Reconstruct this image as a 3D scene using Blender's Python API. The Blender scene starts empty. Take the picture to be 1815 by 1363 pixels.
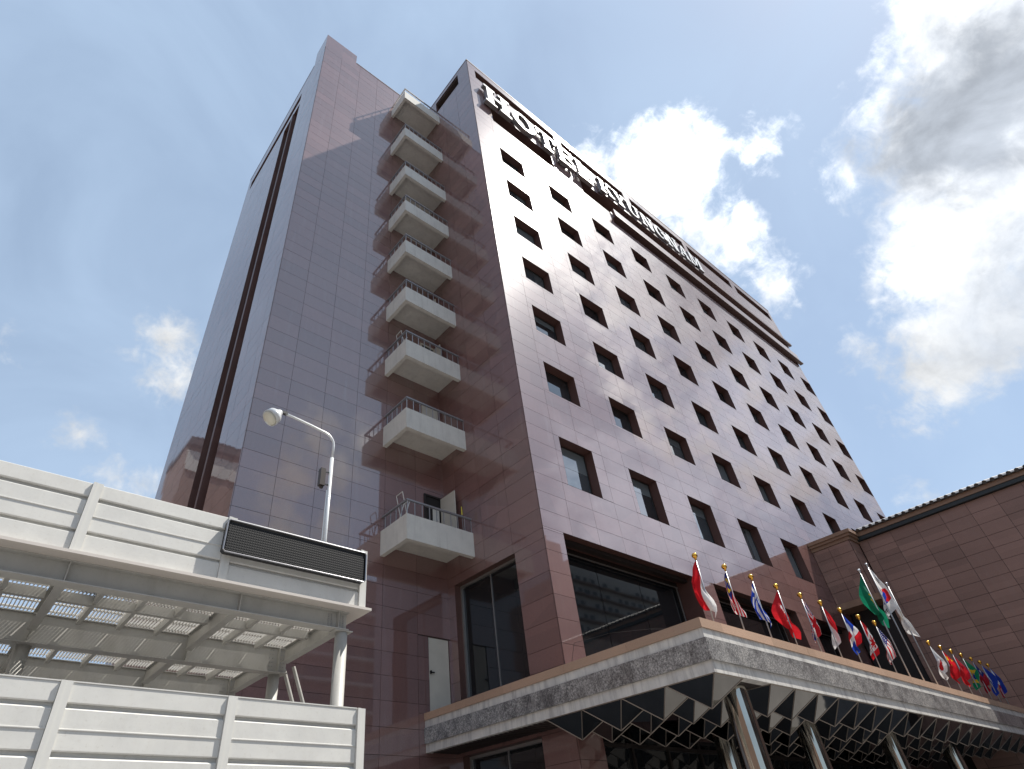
import bpy, math, random
from mathutils import Vector, Matrix
random.seed(7)
sc = bpy.context.scene
col = sc.collection

# ------------------------------------------------------------------ camera
R3 = [[0.78280367, -0.61942709, -0.0594011],
      [0.35519406, 0.52316762, -0.7746824],
      [0.510936, 0.58532531, 0.62955436]]
right = Vector(R3[0]).normalized()
fwd = Vector(R3[2]); fwd = (fwd - right * fwd.dot(right)).normalized()
up = right.cross(fwd).normalized()
CAM = Vector((0.0, 0.0, 1.6))
cd = bpy.data.cameras.new('camera')
cam = bpy.data.objects.new('camera', cd); col.objects.link(cam)
M = Matrix((right, up, -fwd)).transposed().to_4x4(); M.translation = CAM
cam.matrix_world = M
cd.sensor_width = 36.0; cd.sensor_fit = 'HORIZONTAL'
cd.lens = 1040.829 / 1815 * 36
cd.shift_x = (907.5 - 812.756) / 1815
cd.shift_y = (699.726 - 681.5) / 1815
cd.clip_start = 0.05; cd.clip_end = 3000
sc.camera = cam

# ------------------------------------------------------------------ sky
SUN = Vector((0.461, -0.255, 0.850)).normalized()
SUN_EL = math.asin(SUN.z)
w = bpy.data.worlds.new('World'); sc.world = w; w.use_nodes = True
nt = w.node_tree; N = nt.nodes; LK = nt.links; N.clear()
out = N.new('ShaderNodeOutputWorld')
sky = N.new('ShaderNodeTexSky'); sky.sky_type = 'NISHITA'; sky.sun_disc = False
sky.sun_elevation = SUN_EL
sky.sun_rotation = math.atan2(SUN.x, SUN.y)
sky.altitude = 100; sky.air_density = 1.0; sky.dust_density = 0.6; sky.ozone_density = 1.0
bg = N.new('ShaderNodeBackground'); bg.inputs['Strength'].default_value = 0.091
tc = N.new('ShaderNodeTexCoord')
# cloud puffs: azimuth, elevation, angular radius (degrees)
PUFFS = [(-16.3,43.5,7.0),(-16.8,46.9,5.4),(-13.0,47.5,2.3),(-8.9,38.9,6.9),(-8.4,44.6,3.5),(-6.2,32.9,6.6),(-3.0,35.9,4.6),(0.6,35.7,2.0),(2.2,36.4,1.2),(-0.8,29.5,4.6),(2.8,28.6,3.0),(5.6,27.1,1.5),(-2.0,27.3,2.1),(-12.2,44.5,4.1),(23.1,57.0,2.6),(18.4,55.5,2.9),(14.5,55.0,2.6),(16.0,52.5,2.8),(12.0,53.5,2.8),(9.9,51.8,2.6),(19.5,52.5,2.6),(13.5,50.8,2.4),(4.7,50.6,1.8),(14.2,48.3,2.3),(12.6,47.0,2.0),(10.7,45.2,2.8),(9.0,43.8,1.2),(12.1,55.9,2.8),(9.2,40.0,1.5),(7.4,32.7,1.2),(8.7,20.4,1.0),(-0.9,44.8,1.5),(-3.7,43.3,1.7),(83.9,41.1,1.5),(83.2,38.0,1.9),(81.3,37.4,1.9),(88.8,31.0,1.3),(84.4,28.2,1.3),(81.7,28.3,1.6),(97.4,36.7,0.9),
 (-24.6,44.9,2.4),(-19.5,46.0,2.6),(-21.9,36.3,2.2),(-18.3,37.3,2.4),(-13.7,38.8,2.4),(-12.9,35.1,2.4),(-26.4,30.0,1.6),(-16.2,32.1,2.2),(-13.0,30.9,2.4),(-11.9,27.4,2.2),(-12.0,22.9,1.8),(-19.9,30.2,1.5),(-28.2,43.6,2.1),(-14.5,42,2.4),(-16,34.5,2.2),(-22,47.5,2.8),(-25,51,3.2),(-31,48,3.0),(-11,31.5,2.4),(-10.5,25,2.0),(-14.5,27.0,1.5),(-18,41.5,2.4),(-20.5,43,2.2),(-17.5,31.0,1.8),(-12.5,38,2.2),(-11.5,29,2.2),(-21.5,32.5,1.7),(-24,38.5,1.8),(-27,46.5,2.2),(-9.5,28,2.0),(-10,22,2.2),(-30,41,1.8),(-23,29,1.8),(-25,33.5,1.6),(-20,26,1.8),(-28.5,33,1.5),(-30,36.5,1.5),(-16,23.5,1.8),(-65.8,34.5,2.6),(-67.1,30.7,2.6),(-63.0,32.0,2.7),(-60.7,34.2,2.1),(-68.2,26.5,2.6),(-63.7,26.7,2.1),  # mostly out of view; many added to brighten the sky mirrored in the facade
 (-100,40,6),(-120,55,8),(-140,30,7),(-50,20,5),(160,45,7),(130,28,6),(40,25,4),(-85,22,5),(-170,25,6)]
def vm(op, a, b=None):
    n = N.new('ShaderNodeVectorMath'); n.operation = op
    LK.new(a, n.inputs[0])
    if b is not None:
        if isinstance(b, tuple): n.inputs[1].default_value = b
        else: LK.new(b, n.inputs[1])
    return n
def mt(op, a, b=None, c=None, clamp=False):
    n = N.new('ShaderNodeMath'); n.operation = op; n.use_clamp = clamp
    for i, x in enumerate((a, b, c)):
        if x is None: continue
        if isinstance(x, (int, float)): n.inputs[i].default_value = x
        else: LK.new(x, n.inputs[i])
    return n.outputs[0]
dirn = vm('NORMALIZE', tc.outputs['Generated']).outputs[0]
fld = None
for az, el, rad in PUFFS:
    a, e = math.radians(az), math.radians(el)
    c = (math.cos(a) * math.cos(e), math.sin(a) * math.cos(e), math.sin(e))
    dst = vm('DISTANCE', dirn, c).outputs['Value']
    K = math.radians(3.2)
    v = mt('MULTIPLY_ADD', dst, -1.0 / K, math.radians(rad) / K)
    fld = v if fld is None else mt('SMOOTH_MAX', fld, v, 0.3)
def noise(scale, detail, rough, vec, dist=0.0):
    n = N.new('ShaderNodeTexNoise'); n.inputs['Scale'].default_value = scale
    n.inputs['Detail'].default_value = detail; n.inputs['Roughness'].default_value = rough
    n.inputs['Distortion'].default_value = dist
    LK.new(vec, n.inputs['Vector']); return n.outputs['Fac']
n1 = noise(11, 8, 0.6, dirn, 0.5)
n2 = noise(34, 8, 0.62, dirn, 0.4)
f1 = mt('MULTIPLY_ADD', n1, 2.6, -1.3)
f2 = mt('MULTIPLY_ADD', n2, 1.5, -0.75)
dens = mt('ADD', mt('ADD', mt('MINIMUM', mt('MAXIMUM', fld, -1.2), 1.1), f1), f2)
ss = N.new('ShaderNodeMapRange'); ss.interpolation_type = 'SMOOTHSTEP'
LK.new(dens, ss.inputs['Value']); ss.inputs['From Min'].default_value = -0.32; ss.inputs['From Max'].default_value = 0.85
# thin veil of haze cloud all over
n3 = noise(3.2, 5, 0.55, dirn, 0.6)
veil = N.new('ShaderNodeMapRange'); LK.new(n3, veil.inputs['Value'])
veil.inputs['From Min'].default_value = 0.38; veil.inputs['From Max'].default_value = 0.75
veil.inputs['To Min'].default_value = 0.55; veil.inputs['To Max'].default_value = 0.8
thick = N.new('ShaderNodeMapRange'); thick.interpolation_type = 'SMOOTHSTEP'
def core(az, el, rad, soft):
    a_, e_ = math.radians(az), math.radians(el)
    d_ = vm('DISTANCE', dirn, (math.cos(a_)*math.cos(e_), math.sin(a_)*math.cos(e_), math.sin(e_))).outputs['Value']
    return mt('MULTIPLY_ADD', d_, -1/math.radians(soft), rad/soft)
gf = mt('SMOOTH_MAX', core(-12.5, 41.5, 12.5, 9.0), core(-6.5, 31.0, 9.0, 9.0), 0.3)
gn_ = noise(8, 6, 0.58, dirn, 0.5); gn2 = noise(24, 5, 0.6, dirn, 0.3)
LK.new(mt('ADD', mt('ADD', gf, mt('MULTIPLY_ADD', gn_, 2.0, -1.0)), mt('MULTIPLY_ADD', gn2, 0.9, -0.45)), thick.inputs['Value'])
thick.inputs['From Min'].default_value = -0.45; thick.inputs['From Max'].default_value = 1.25
ramp = N.new('ShaderNodeMix'); ramp.data_type = 'RGBA'
LK.new(thick.outputs[0], ramp.inputs['Factor'])
ramp.inputs['A'].default_value = (8.2, 8.3, 8.3, 1); ramp.inputs['B'].default_value = (4.4, 4.8, 5.4, 1)
sdot = vm('DOT_PRODUCT', dirn, tuple(SUN)).outputs['Value']
sil = N.new('ShaderNodeMapRange'); sil.interpolation_type = 'SMOOTHSTEP'; LK.new(sdot, sil.inputs['Value'])
sil.inputs['From Min'].default_value = 0.79; sil.inputs['From Max'].default_value = 0.975; sil.inputs['To Min'].default_value = 1.0; sil.inputs['To Max'].default_value = 2.7
edgec = N.new('ShaderNodeVectorMath'); edgec.operation = 'SCALE'; edgec.inputs[0].default_value = (8.1, 8.2, 8.25); LK.new(sil.outputs[0], edgec.inputs['Scale'])
lump = N.new('ShaderNodeMapRange'); LK.new(mt('ADD', mt('MULTIPLY', noise(10, 6, 0.6, dirn, 0.4), 0.6), mt('MULTIPLY', noise(30, 6, 0.6, dirn, 0.3), 0.4)), lump.inputs['Value'])
lump.inputs['From Min'].default_value = 0.38; lump.inputs['From Max'].default_value = 0.6; lump.inputs['To Min'].default_value = 0.72; lump.inputs['To Max'].default_value = 1.0
edge2 = vm('SCALE', edgec.outputs[0]); LK.new(lump.outputs[0], edge2.inputs['Scale'])
LK.new(edge2.outputs[0], ramp.inputs['A'])
lump2 = N.new('ShaderNodeMapRange'); LK.new(noise(6.5, 7, 0.6, dirn, 0.6), lump2.inputs['Value'])
lump2.inputs['From Min'].default_value = 0.36; lump2.inputs['From Max'].default_value = 0.64; lump2.inputs['To Min'].default_value = 0.80; lump2.inputs['To Max'].default_value = 1.45
core2 = N.new('ShaderNodeVectorMath'); core2.operation = 'SCALE'; core2.inputs[0].default_value = (4.6, 5.0, 5.6); LK.new(lump2.outputs[0], core2.inputs['Scale'])
LK.new(core2.outputs[0], ramp.inputs['B'])
mixv = N.new('ShaderNodeMix'); mixv.data_type = 'RGBA'
LK.new(veil.outputs[0], mixv.inputs['Factor']); LK.new(sky.outputs[0], mixv.inputs['A'])
mixv.inputs['B'].default_value = (4.75, 6.15, 8.05, 1)
# bright cloud sheet added, mostly out of view, to brighten the facade reflections
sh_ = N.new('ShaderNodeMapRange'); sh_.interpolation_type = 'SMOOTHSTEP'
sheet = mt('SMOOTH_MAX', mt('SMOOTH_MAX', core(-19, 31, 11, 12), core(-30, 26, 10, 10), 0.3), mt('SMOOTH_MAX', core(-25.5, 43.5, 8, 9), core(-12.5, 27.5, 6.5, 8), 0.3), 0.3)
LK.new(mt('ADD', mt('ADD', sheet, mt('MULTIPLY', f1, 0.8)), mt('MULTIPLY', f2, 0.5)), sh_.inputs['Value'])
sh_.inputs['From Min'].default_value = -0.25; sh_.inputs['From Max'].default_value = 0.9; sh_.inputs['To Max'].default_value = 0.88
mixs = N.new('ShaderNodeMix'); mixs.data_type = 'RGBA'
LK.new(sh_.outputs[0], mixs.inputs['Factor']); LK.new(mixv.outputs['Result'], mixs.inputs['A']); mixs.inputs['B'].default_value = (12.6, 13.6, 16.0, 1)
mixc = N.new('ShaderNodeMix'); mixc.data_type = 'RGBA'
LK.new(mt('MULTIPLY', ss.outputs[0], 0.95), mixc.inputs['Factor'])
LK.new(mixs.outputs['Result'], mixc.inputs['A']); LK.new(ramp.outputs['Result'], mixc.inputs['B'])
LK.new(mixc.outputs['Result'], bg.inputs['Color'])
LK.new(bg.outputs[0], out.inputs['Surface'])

# ------------------------------------------------------------------ sun and exposure
sd = bpy.data.lights.new('sun', 'SUN'); sd.energy = 5.0; sd.angle = math.radians(0.53); sd.color = (1.0, 0.955, 0.88)
so = bpy.data.objects.new('sun', sd); col.objects.link(so)
so.rotation_euler = (-SUN).to_track_quat('-Z', 'Y').to_euler(); so.location = (30, -40, 80)
vs = sc.view_settings
sc.display_settings.display_device = 'sRGB'
vs.view_transform = 'Standard'; vs.look = 'None'; vs.exposure = 0.4; vs.gamma = 1.0; vs.use_curve_mapping = False
sc.cycles.max_bounces = 8; sc.cycles.glossy_bounces = 5; sc.cycles.diffuse_bounces = 3
sc.cycles.sample_clamp_indirect = 6

# ------------------------------------------------------------------ helpers
class MB:
    def __init__(s): s.v = []; s.f = []; s.c = []
    def face(s, pts, c=None):
        i = len(s.v); s.v += [tuple(p) for p in pts]; s.f.append(tuple(range(i, i + len(pts)))); s.c.append(c)
    def box(s, a, b):
        x0, x1 = sorted((a[0], b[0])); y0, y1 = sorted((a[1], b[1])); z0, z1 = sorted((a[2], b[2]))
        i = len(s.v)
        s.v += [(x0,y0,z0),(x1,y0,z0),(x1,y1,z0),(x0,y1,z0),(x0,y0,z1),(x1,y0,z1),(x1,y1,z1),(x0,y1,z1)]
        for f in ((0,3,2,1),(4,5,6,7),(0,1,5,4),(1,2,6,5),(2,3,7,6),(3,0,4,7)):
            s.f.append(tuple(i + k for k in f)); s.c.append(None)
        return s
    def tube(s, pts, r, n=10, cap=True):
        pts = [Vector(p) for p in pts]; rs = r if isinstance(r, (list, tuple)) else [r] * len(pts)
        rings = []; pu = None
        for k, p in enumerate(pts):
            d = (pts[min(k + 1, len(pts) - 1)] - pts[max(k - 1, 0)]).normalized()
            if pu is None:
                pu = d.orthogonal().normalized()
            else:
                pu = (pu - d * pu.dot(d)).normalized()
            v = d.cross(pu)
            base = len(s.v)
            for j in range(n):
                t = 2 * math.pi * j / n
                s.v.append(tuple(p + (pu * math.cos(t) + v * math.sin(t)) * rs[k]))
            rings.append(base)
        for a, b in zip(rings, rings[1:]):
            for j in range(n):
                s.f.append((a + j, a + (j + 1) % n, b + (j + 1) % n, b + j)); s.c.append(None)
        if cap:
            s.f.append(tuple(rings[0] + j for j in reversed(range(n)))); s.c.append(None)
            s.f.append(tuple(rings[-1] + j for j in range(n))); s.c.append(None)
        return s
    def ball(s, c, r, n=12, m=8):
        c = Vector(c); pts = []; rs = []
        b = len(s.v)
        for i in range(m + 1):
            ph = math.pi * i / m
            for j in range(n):
                t = 2 * math.pi * j / n
                s.v.append((c.x + r * math.sin(ph) * math.cos(t), c.y + r * math.sin(ph) * math.sin(t), c.z + r * math.cos(ph)))
        for i in range(m):
            for j in range(n):
                s.f.append((b + i*n + j, b + (i+1)*n + j, b + (i+1)*n + (j+1) % n, b + i*n + (j+1) % n)); s.c.append(None)
        return s
    def extrude(s, prof, axis, a, b, closed=True):
        # prof: list of 2D points in the plane normal to axis (remaining axes in xyz order)
        def P(q, t):
            l = list(q); l.insert(axis, t); return tuple(l)
        n = len(prof); i = len(s.v)
        s.v += [P(q, a) for q in prof] + [P(q, b) for q in prof]
        for k in range(n if closed else n - 1):
            s.f.append((i + k, i + (k+1) % n, i + n + (k+1) % n, i + n + k)); s.c.append(None)
        if closed:
            s.f.append(tuple(i + k for k in reversed(range(n)))); s.c.append(None)
            s.f.append(tuple(i + n + k for k in range(n))); s.c.append(None)
        return s
    def ibeam(s, p, q, h, wd, t=0.012, wt=None):
        # I beam along X or Y; p,q are the TOP centre line ends
        p = Vector(p); q = Vector(q); ax = 0 if abs(q.x - p.x) > abs(q.y - p.y) else 1
        zt = p.z
        for (lo, hi, hw) in ((zt - t, zt, (wt or wd)/2), (zt - h, zt - h + t, wd/2), (zt - h + t, zt - t, t/2)):
            if ax == 0: s.box((p.x, p.y - hw, lo), (q.x, p.y + hw, hi))
            else: s.box((p.x - hw, p.y, lo), (p.x + hw, q.y, hi))
        return s

BASE = {}
def empty(name, loc, label, cat, group=None):
    o = bpy.data.objects.new(name, None); col.objects.link(o); o.location = loc; o.empty_display_size = 0.3
    o['label'] = label; o['category'] = cat
    if group: o['group'] = group
    BASE[o] = Vector(loc); return o
def build(name, mb, mat, parent=None, smooth=False, kind=None, label=None):
    B = BASE[parent] if parent is not None else Vector((0, 0, 0))
    me = bpy.data.meshes.new(name)
    me.from_pydata([(x - B.x, y - B.y, z - B.z) for x, y, z in mb.v], [], mb.f)
    if any(c is not None for c in mb.c):
        ca = me.color_attributes.new('print', 'FLOAT_COLOR', 'CORNER')
        k = 0
        for f, c in zip(mb.f, mb.c):
            for _ in f:
                ca.data[k].color = (*c, 1) if c else (1, 1, 1, 1); k += 1
    me.materials.append(mat)
    if smooth:
        for p in me.polygons: p.use_smooth = True
    me.update()
    o = bpy.data.objects.new(name, me); col.objects.link(o)
    if parent is not None: o.parent = parent; BASE[o] = B
    else: BASE[o] = Vector((0, 0, 0))
    if kind: o['kind'] = kind
    if label: o['label'] = label
    return o
def inst(name, me, parent, loc, rot=(0, 0, 0)):
    o = bpy.data.objects.new(name, me); col.objects.link(o); o.parent = parent
    o.location = Vector(loc) - BASE[parent]; o.rotation_euler = rot; BASE[o] = BASE[parent]
    return o
def proj(p):
    d = Vector(p) - CAM; z = d.dot(fwd)
    if z < 0.1: return None
    return (d.dot(right) / z * 1040.8 + 812.8, -d.dot(up) / z * 1040.8 + 699.7)
def parea(pts):
    q = [proj(p) for p in pts]
    if any(x is None for x in q): return 0
    if max(x for x, y in q) < 0 or min(x for x, y in q) > 1815 or max(y for x, y in q) < 0 or min(y for x, y in q) > 1363: return 0
    return abs(sum(q[i][0]*q[(i+1) % len(q)][1] - q[(i+1) % len(q)][0]*q[i][1] for i in range(len(q)))) / 2

# ------------------------------------------------------------------ materials
def mat(name):
    m = bpy.data.materials.new(name); m.use_nodes = True
    b = m.node_tree.nodes['Principled BSDF']
    return m, m.node_tree, b
def nn(t, kind, **kw):
    n = t.nodes.new(kind)
    for k, v in kw.items(): setattr(n, k, v)
    return n
def tnoise(t, vec, scale, detail=4, rough=0.55):
    n = nn(t, 'ShaderNodeTexNoise'); n.inputs['Scale'].default_value = scale
    n.inputs['Detail'].default_value = detail; n.inputs['Roughness'].default_value = rough
    if vec is not None: t.links.new(vec, n.inputs['Vector'])
    return n.outputs['Fac']
def tramp(t, fac, stops):
    r = nn(t, 'ShaderNodeValToRGB'); t.links.new(fac, r.inputs['Fac'])
    el = r.color_ramp.elements
    while len(el) < len(stops): el.new(0.5)
    for e, (p, c) in zip(el, stops): e.position = p; e.color = (*c, 1)
    return r.outputs['Color']
def mixcol(t, blend, fac, a, b):
    n = nn(t, 'ShaderNodeMix', data_type='RGBA', blend_type=blend)
    for key, x in (('Factor', fac), ('A', a), ('B', b)):
        if isinstance(x, (int, float)): n.inputs[key].default_value = x
        elif isinstance(x, tuple): n.inputs[key].default_value = (*x, 1)
        else: t.links.new(x, n.inputs[key])
    return n.outputs['Result']
def wpos(t):
    return nn(t, 'ShaderNodeNewGeometry').outputs['Position']
def scaled(t, vec, s):
    n = nn(t, 'ShaderNodeVectorMath', operation='MULTIPLY'); t.links.new(vec, n.inputs[0]); n.inputs[1].default_value = s
    return n.outputs[0]

def granite(name, base, tile, off, coat_ior=2.2, coat_rough=0.05, vary=0.25, rough=0.35, coat=1.0, base_ior=1.5):
    m, t, b = mat(name)
    p = wpos(t)
    add = nn(t, 'ShaderNodeVectorMath', operation='ADD'); t.links.new(p, add.inputs[0]); add.inputs[1].default_value = off
    dv = nn(t, 'ShaderNodeVectorMath', operation='DIVIDE'); t.links.new(add.outputs[0], dv.inputs[0]); dv.inputs[1].default_value = tile
    fl = nn(t, 'ShaderNodeVectorMath', operation='FLOOR'); t.links.new(dv.outputs[0], fl.inputs[0])
    wn = nn(t, 'ShaderNodeTexWhiteNoise', noise_dimensions='3D'); t.links.new(fl.outputs[0], wn.inputs['Vector'])
    tone = nn(t, 'ShaderNodeMapRange'); t.links.new(wn.outputs['Value'], tone.inputs['Value'])
    tone.inputs['To Min'].default_value = 1 - vary; tone.inputs['To Max'].default_value = 1 + vary
    sp = tnoise(t, p, 140, 3, 0.7); big = tnoise(t, p, 0.7, 4)
    c = tramp(t, sp, [(0.3, tuple(x*0.55 for x in base)), (0.52, base), (0.75, tuple(min(1, x*1.5+0.02) for x in base))])
    c = mixcol(t, 'MULTIPLY', 1.0, c, tone.outputs[0])
    c = mixcol(t, 'MULTIPLY', 0.5, c, tramp(t, big, [(0.3, (0.88, 0.88, 0.88)), (0.7, (1.08, 1.07, 1.06))]))
    # rain streaks / dust
    st = tnoise(t, scaled(t, p, (5, 5, 0.35)), 1.0, 5, 0.6)
    dust = nn(t, 'ShaderNodeMapRange'); t.links.new(st, dust.inputs['Value']); dust.inputs['From Min'].default_value = 0.55; dust.inputs['From Max'].default_value = 0.85
    dust.inputs['To Max'].default_value = 0.18
    c = mixcol(t, 'MIX', dust.outputs[0], c, (0.34, 0.3, 0.29))
    t.links.new(c, b.inputs['Base Color'])
    b.inputs['Roughness'].default_value = coat_rough; b.inputs['IOR'].default_value = coat_ior
    cr = nn(t, 'ShaderNodeMapRange'); t.links.new(st, cr.inputs['Value']); cr.inputs['From Min'].default_value = 0.35; cr.inputs['From Max'].default_value = 0.8
    cr.inputs['To Min'].default_value = coat_rough; cr.inputs['To Max'].default_value = coat_rough * 2.0
    t.links.new(cr.outputs[0], b.inputs['Roughness'])
    b2 = nn(t, 'ShaderNodeBsdfPrincipled'); t.links.new(c, b2.inputs['Base Color']); b2.inputs['Roughness'].default_value = rough; b2.inputs['IOR'].default_value = base_ior
    mx = nn(t, 'ShaderNodeMixShader'); mx.inputs[0].default_value = 1 - coat
    t.links.new(b.outputs[0], mx.inputs[1]); t.links.new(b2.outputs[0], mx.inputs[2])
    t.links.new(mx.outputs[0], t.nodes['Material Output'].inputs['Surface'])
    return m
TW, TH, TZ0 = 1.22, 0.611, 0.284
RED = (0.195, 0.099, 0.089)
m_gran = granite('polished_red_granite', RED, (TW, TW, TH), (-11.4315 + 20*TW + 0.02, -10.0 + 20*TW + 0.02, -TZ0 + 0.001), coat_ior=2.4, coat_rough=0.018, coat=0.78, rough=0.36, base_ior=3.2, vary=0.12)
m_joint, t, b = mat('joint_mortar'); b.inputs['Base Color'].default_value = (0.05, 0.035, 0.032, 1); b.inputs['Roughness'].default_value = 0.8
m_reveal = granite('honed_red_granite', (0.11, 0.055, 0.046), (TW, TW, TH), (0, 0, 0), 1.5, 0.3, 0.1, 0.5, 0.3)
m_tan = granite('tan_granite', (0.5, 0.33, 0.23), (1.85, 1.85, 1.0), (0, 0, 0), 1.5, 0.3, 0.12, 0.55, 0.2)
m_lowtile = granite('brown_granite_tile', (0.30, 0.18, 0.145), (1.02, 1.02, 0.508), (0.0, -0.69, -0.11), 1.5, 0.3, 0.16, 0.5, 0.25)

def simple(name, c, rough=0.5, metal=0.0, spec=0.5, nscale=None, namp=0.15, bump=0.0):
    m, t, b = mat(name)
    b.inputs['Roughness'].default_value = rough; b.inputs['Metallic'].default_value = metal
    b.inputs['Specular IOR Level'].default_value = spec
    if nscale:
        n = tnoise(t, wpos(t), nscale, 6, 0.6)
        c2 = tramp(t, n, [(0.25, tuple(x*(1-namp) for x in c)), (0.75, tuple(min(1, x*(1+namp)) for x in c))])
        t.links.new(c2, b.inputs['Base Color'])
        rr = nn(t, 'ShaderNodeMapRange'); t.links.new(n, rr.inputs['Value']); rr.inputs['To Min'].default_value = max(0.02, rough*0.75); rr.inputs['To Max'].default_value = min(1, rough*1.3)
        t.links.new(rr.outputs[0], b.inputs['Roughness'])
        if bump:
            bp = nn(t, 'ShaderNodeBump'); bp.inputs['Strength'].default_value = bump; bp.inputs['Distance'].default_value = 0.01
            t.links.new(n, bp.inputs['Height']); t.links.new(bp.outputs[0], b.inputs['Normal'])
    else:
        b.inputs['Base Color'].default_value = (*c, 1)
    return m
def streaked(name, c, dirt, rough=0.5, amt=0.35, sx=6.0, sz=0.5, bump=0.0, spec=0.45):
    m, t, b = mat(name); p = wpos(t)
    n = tnoise(t, scaled(t, p, (sx, sx, sz)), 1.0, 6, 0.65); n2 = tnoise(t, p, 2.3, 5, 0.6); n3 = tnoise(t, p, 26, 4, 0.6)
    k = nn(t, 'ShaderNodeMapRange'); t.links.new(n, k.inputs['Value']); k.inputs['From Min'].default_value = 0.5; k.inputs['From Max'].default_value = 0.78; k.inputs['To Max'].default_value = amt
    cc = mixcol(t, 'MIX', k.outputs[0], c, dirt)
    cc = mixcol(t, 'MULTIPLY', 1.0, cc, tramp(t, n2, [(0.3, (0.90, 0.90, 0.90)), (0.7, (1.03, 1.03, 1.02))]))
    cc = mixcol(t, 'MULTIPLY', 0.6, cc, tramp(t, n3, [(0.28, (0.82, 0.80, 0.77)), (0.42, (1, 1, 1))]))
    t.links.new(cc, b.inputs['Base Color']); b.inputs['Roughness'].default_value = rough; b.inputs['Specular IOR Level'].default_value = spec
    if bump:
        bp = nn(t, 'ShaderNodeBump'); bp.inputs['Strength'].default_value = bump; bp.inputs['Distance'].default_value = 0.02
        t.links.new(n2, bp.inputs['Height']); t.links.new(bp.outputs[0], b.inputs['Normal'])
    return m
m_cream = streaked('painted_balcony_plaster', (0.68, 0.665, 0.62), (0.36, 0.33, 0.29), 0.75, 0.32, 7, 0.8, 0.05, 0.3)
m_rail = simple('grey_steel_rail', (0.42, 0.42, 0.43), 0.35, 0.8)
m_railtop = simple('weathered_rail_top', (0.33, 0.32, 0.33), 0.4, 0.6)
m_door = simple('cream_door_paint', (0.58, 0.55, 0.48), 0.5, 0, 0.4, 3, 0.06)
m_dark = simple('painted_dark_interior', (0.015, 0.013, 0.013), 0.6)  # near-black stand-in for the shade inside doorways and the bay recess
m_frame = simple('bronze_window_frame', (0.045, 0.038, 0.036), 0.35, 0.5)
m_alum = simple('aluminium_trim', (0.42, 0.41, 0.40), 0.35, 0.7)
m_white = streaked('white_coated_sheet', (0.68, 0.67, 0.635), (0.52, 0.48, 0.41), 0.42, 0.16, 9, 0.9, 0.22)
m_post = simple('white_coated_post', (0.66, 0.65, 0.61), 0.4, 0, 0.5, 3, 0.04)
m_steel = streaked('pale_grey_steel_paint', (0.47, 0.46, 0.43), (0.22, 0.18, 0.14), 0.5, 0.28, 5, 2.0, 0.0)
m_grate = simple('galvanised_grating', (0.74, 0.72, 0.68), 0.5, 0.0, 0.4)
m_plate = simple('deck_edge_paint', (0.62, 0.57, 0.52), 0.5)
m_chrome = simple('polished_steel_column', (0.46, 0.44, 0.39), 0.09, 1.0, 0.5, 3, 0.12)
m_lamp = simple('white_lamp_paint', (0.72, 0.73, 0.73), 0.25, 0.2)
m_black = simple('black_plastic', (0.02, 0.02, 0.022), 0.45)
m_brownbox = simple('brown_metal_box', (0.045, 0.035, 0.03), 0.4, 0.3)
m_letter = simple('letter_face_white', (0.78, 0.78, 0.78), 0.4, 0.0)
m_lettersd = simple('letter_return_shaded_grey', (0.30, 0.29, 0.29), 0.35, 0.6)  # grey returns, toned darker to carry the shading of the letter sides
m_gold, t, b = mat('gold_finial'); b.inputs['Base Color'].default_value = (0.86, 0.47, 0.08, 1); b.inputs['Metallic'].default_value = 1; b.inputs['Roughness'].default_value = 0.14
m_silver, t, b = mat('silver_finial'); b.inputs['Base Color'].default_value = (0.7, 0.7, 0.7, 1); b.inputs['Metallic'].default_value = 1; b.inputs['Roughness'].default_value = 0.15
m_rooftile = simple('dark_glazed_roof_tile', (0.045, 0.035, 0.03), 0.35, 0, 0.5, 20, 0.3)
m_fascia = simple('brown_fascia_paint', (0.30, 0.19, 0.13), 0.5, 0, 0.4, 3, 0.15)
m_gutter = simple('dark_green_gutter', (0.025, 0.035, 0.038), 0.4)
m_asph = simple('asphalt', (0.055, 0.055, 0.057), 0.85, 0, 0.3, 1.2, 0.25, 0.2)
m_pave = simple('paving', (0.24, 0.23, 0.22), 0.8, 0, 0.3, 0.8, 0.2, 0.1)
m_ceil = simple('dark_soffit_boards', (0.03, 0.022, 0.02), 0.55, 0, 0.4, 8, 0.3)
m_trim = simple('pyramid_edge_trim', (0.27, 0.23, 0.20), 0.4, 0.6)
m_mirror, t, b = mat('grey_mirror_panel')
b.inputs['Base Color'].default_value = (0.19, 0.185, 0.18, 1); b.inputs['Metallic'].default_value = 1.0; b.inputs['Roughness'].default_value = 0.03
def glass(name, tint, ior=1.55, rough=0.03):
    m, t, b = mat(name)
    b.inputs['Base Color'].default_value = (*tint, 1); b.inputs['Roughness'].default_value = rough
    b.inputs['IOR'].default_value = ior; b.inputs['Specular IOR Level'].default_value = 0.5
    n = tnoise(t, wpos(t), 0.9, 2)
    bp = nn(t, 'ShaderNodeBump'); bp.inputs['Strength'].default_value = 0.04; bp.inputs['Distance'].default_value = 0.02
    t.links.new(n, bp.inputs['Height']); t.links.new(bp.outputs[0], b.inputs['Normal'])
    return m
m_glass = glass('dark_window_glass', (0.012, 0.014, 0.016), 1.7)
m_glassr = glass('coated_room_glass', (0.05, 0.07, 0.08), 2.9)

m_glassv = [m_glassr, glass('coated_glass_dark_room', (0.02, 0.025, 0.028), 2.7), glass('coated_glass_net_curtain', (0.16, 0.19, 0.20), 2.6, 0.05), glass('coated_glass_half_blind', (0.09, 0.105, 0.11), 2.9)]
m_curtain = simple('room_curtain', (0.42, 0.42, 0.40), 0.8)
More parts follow.
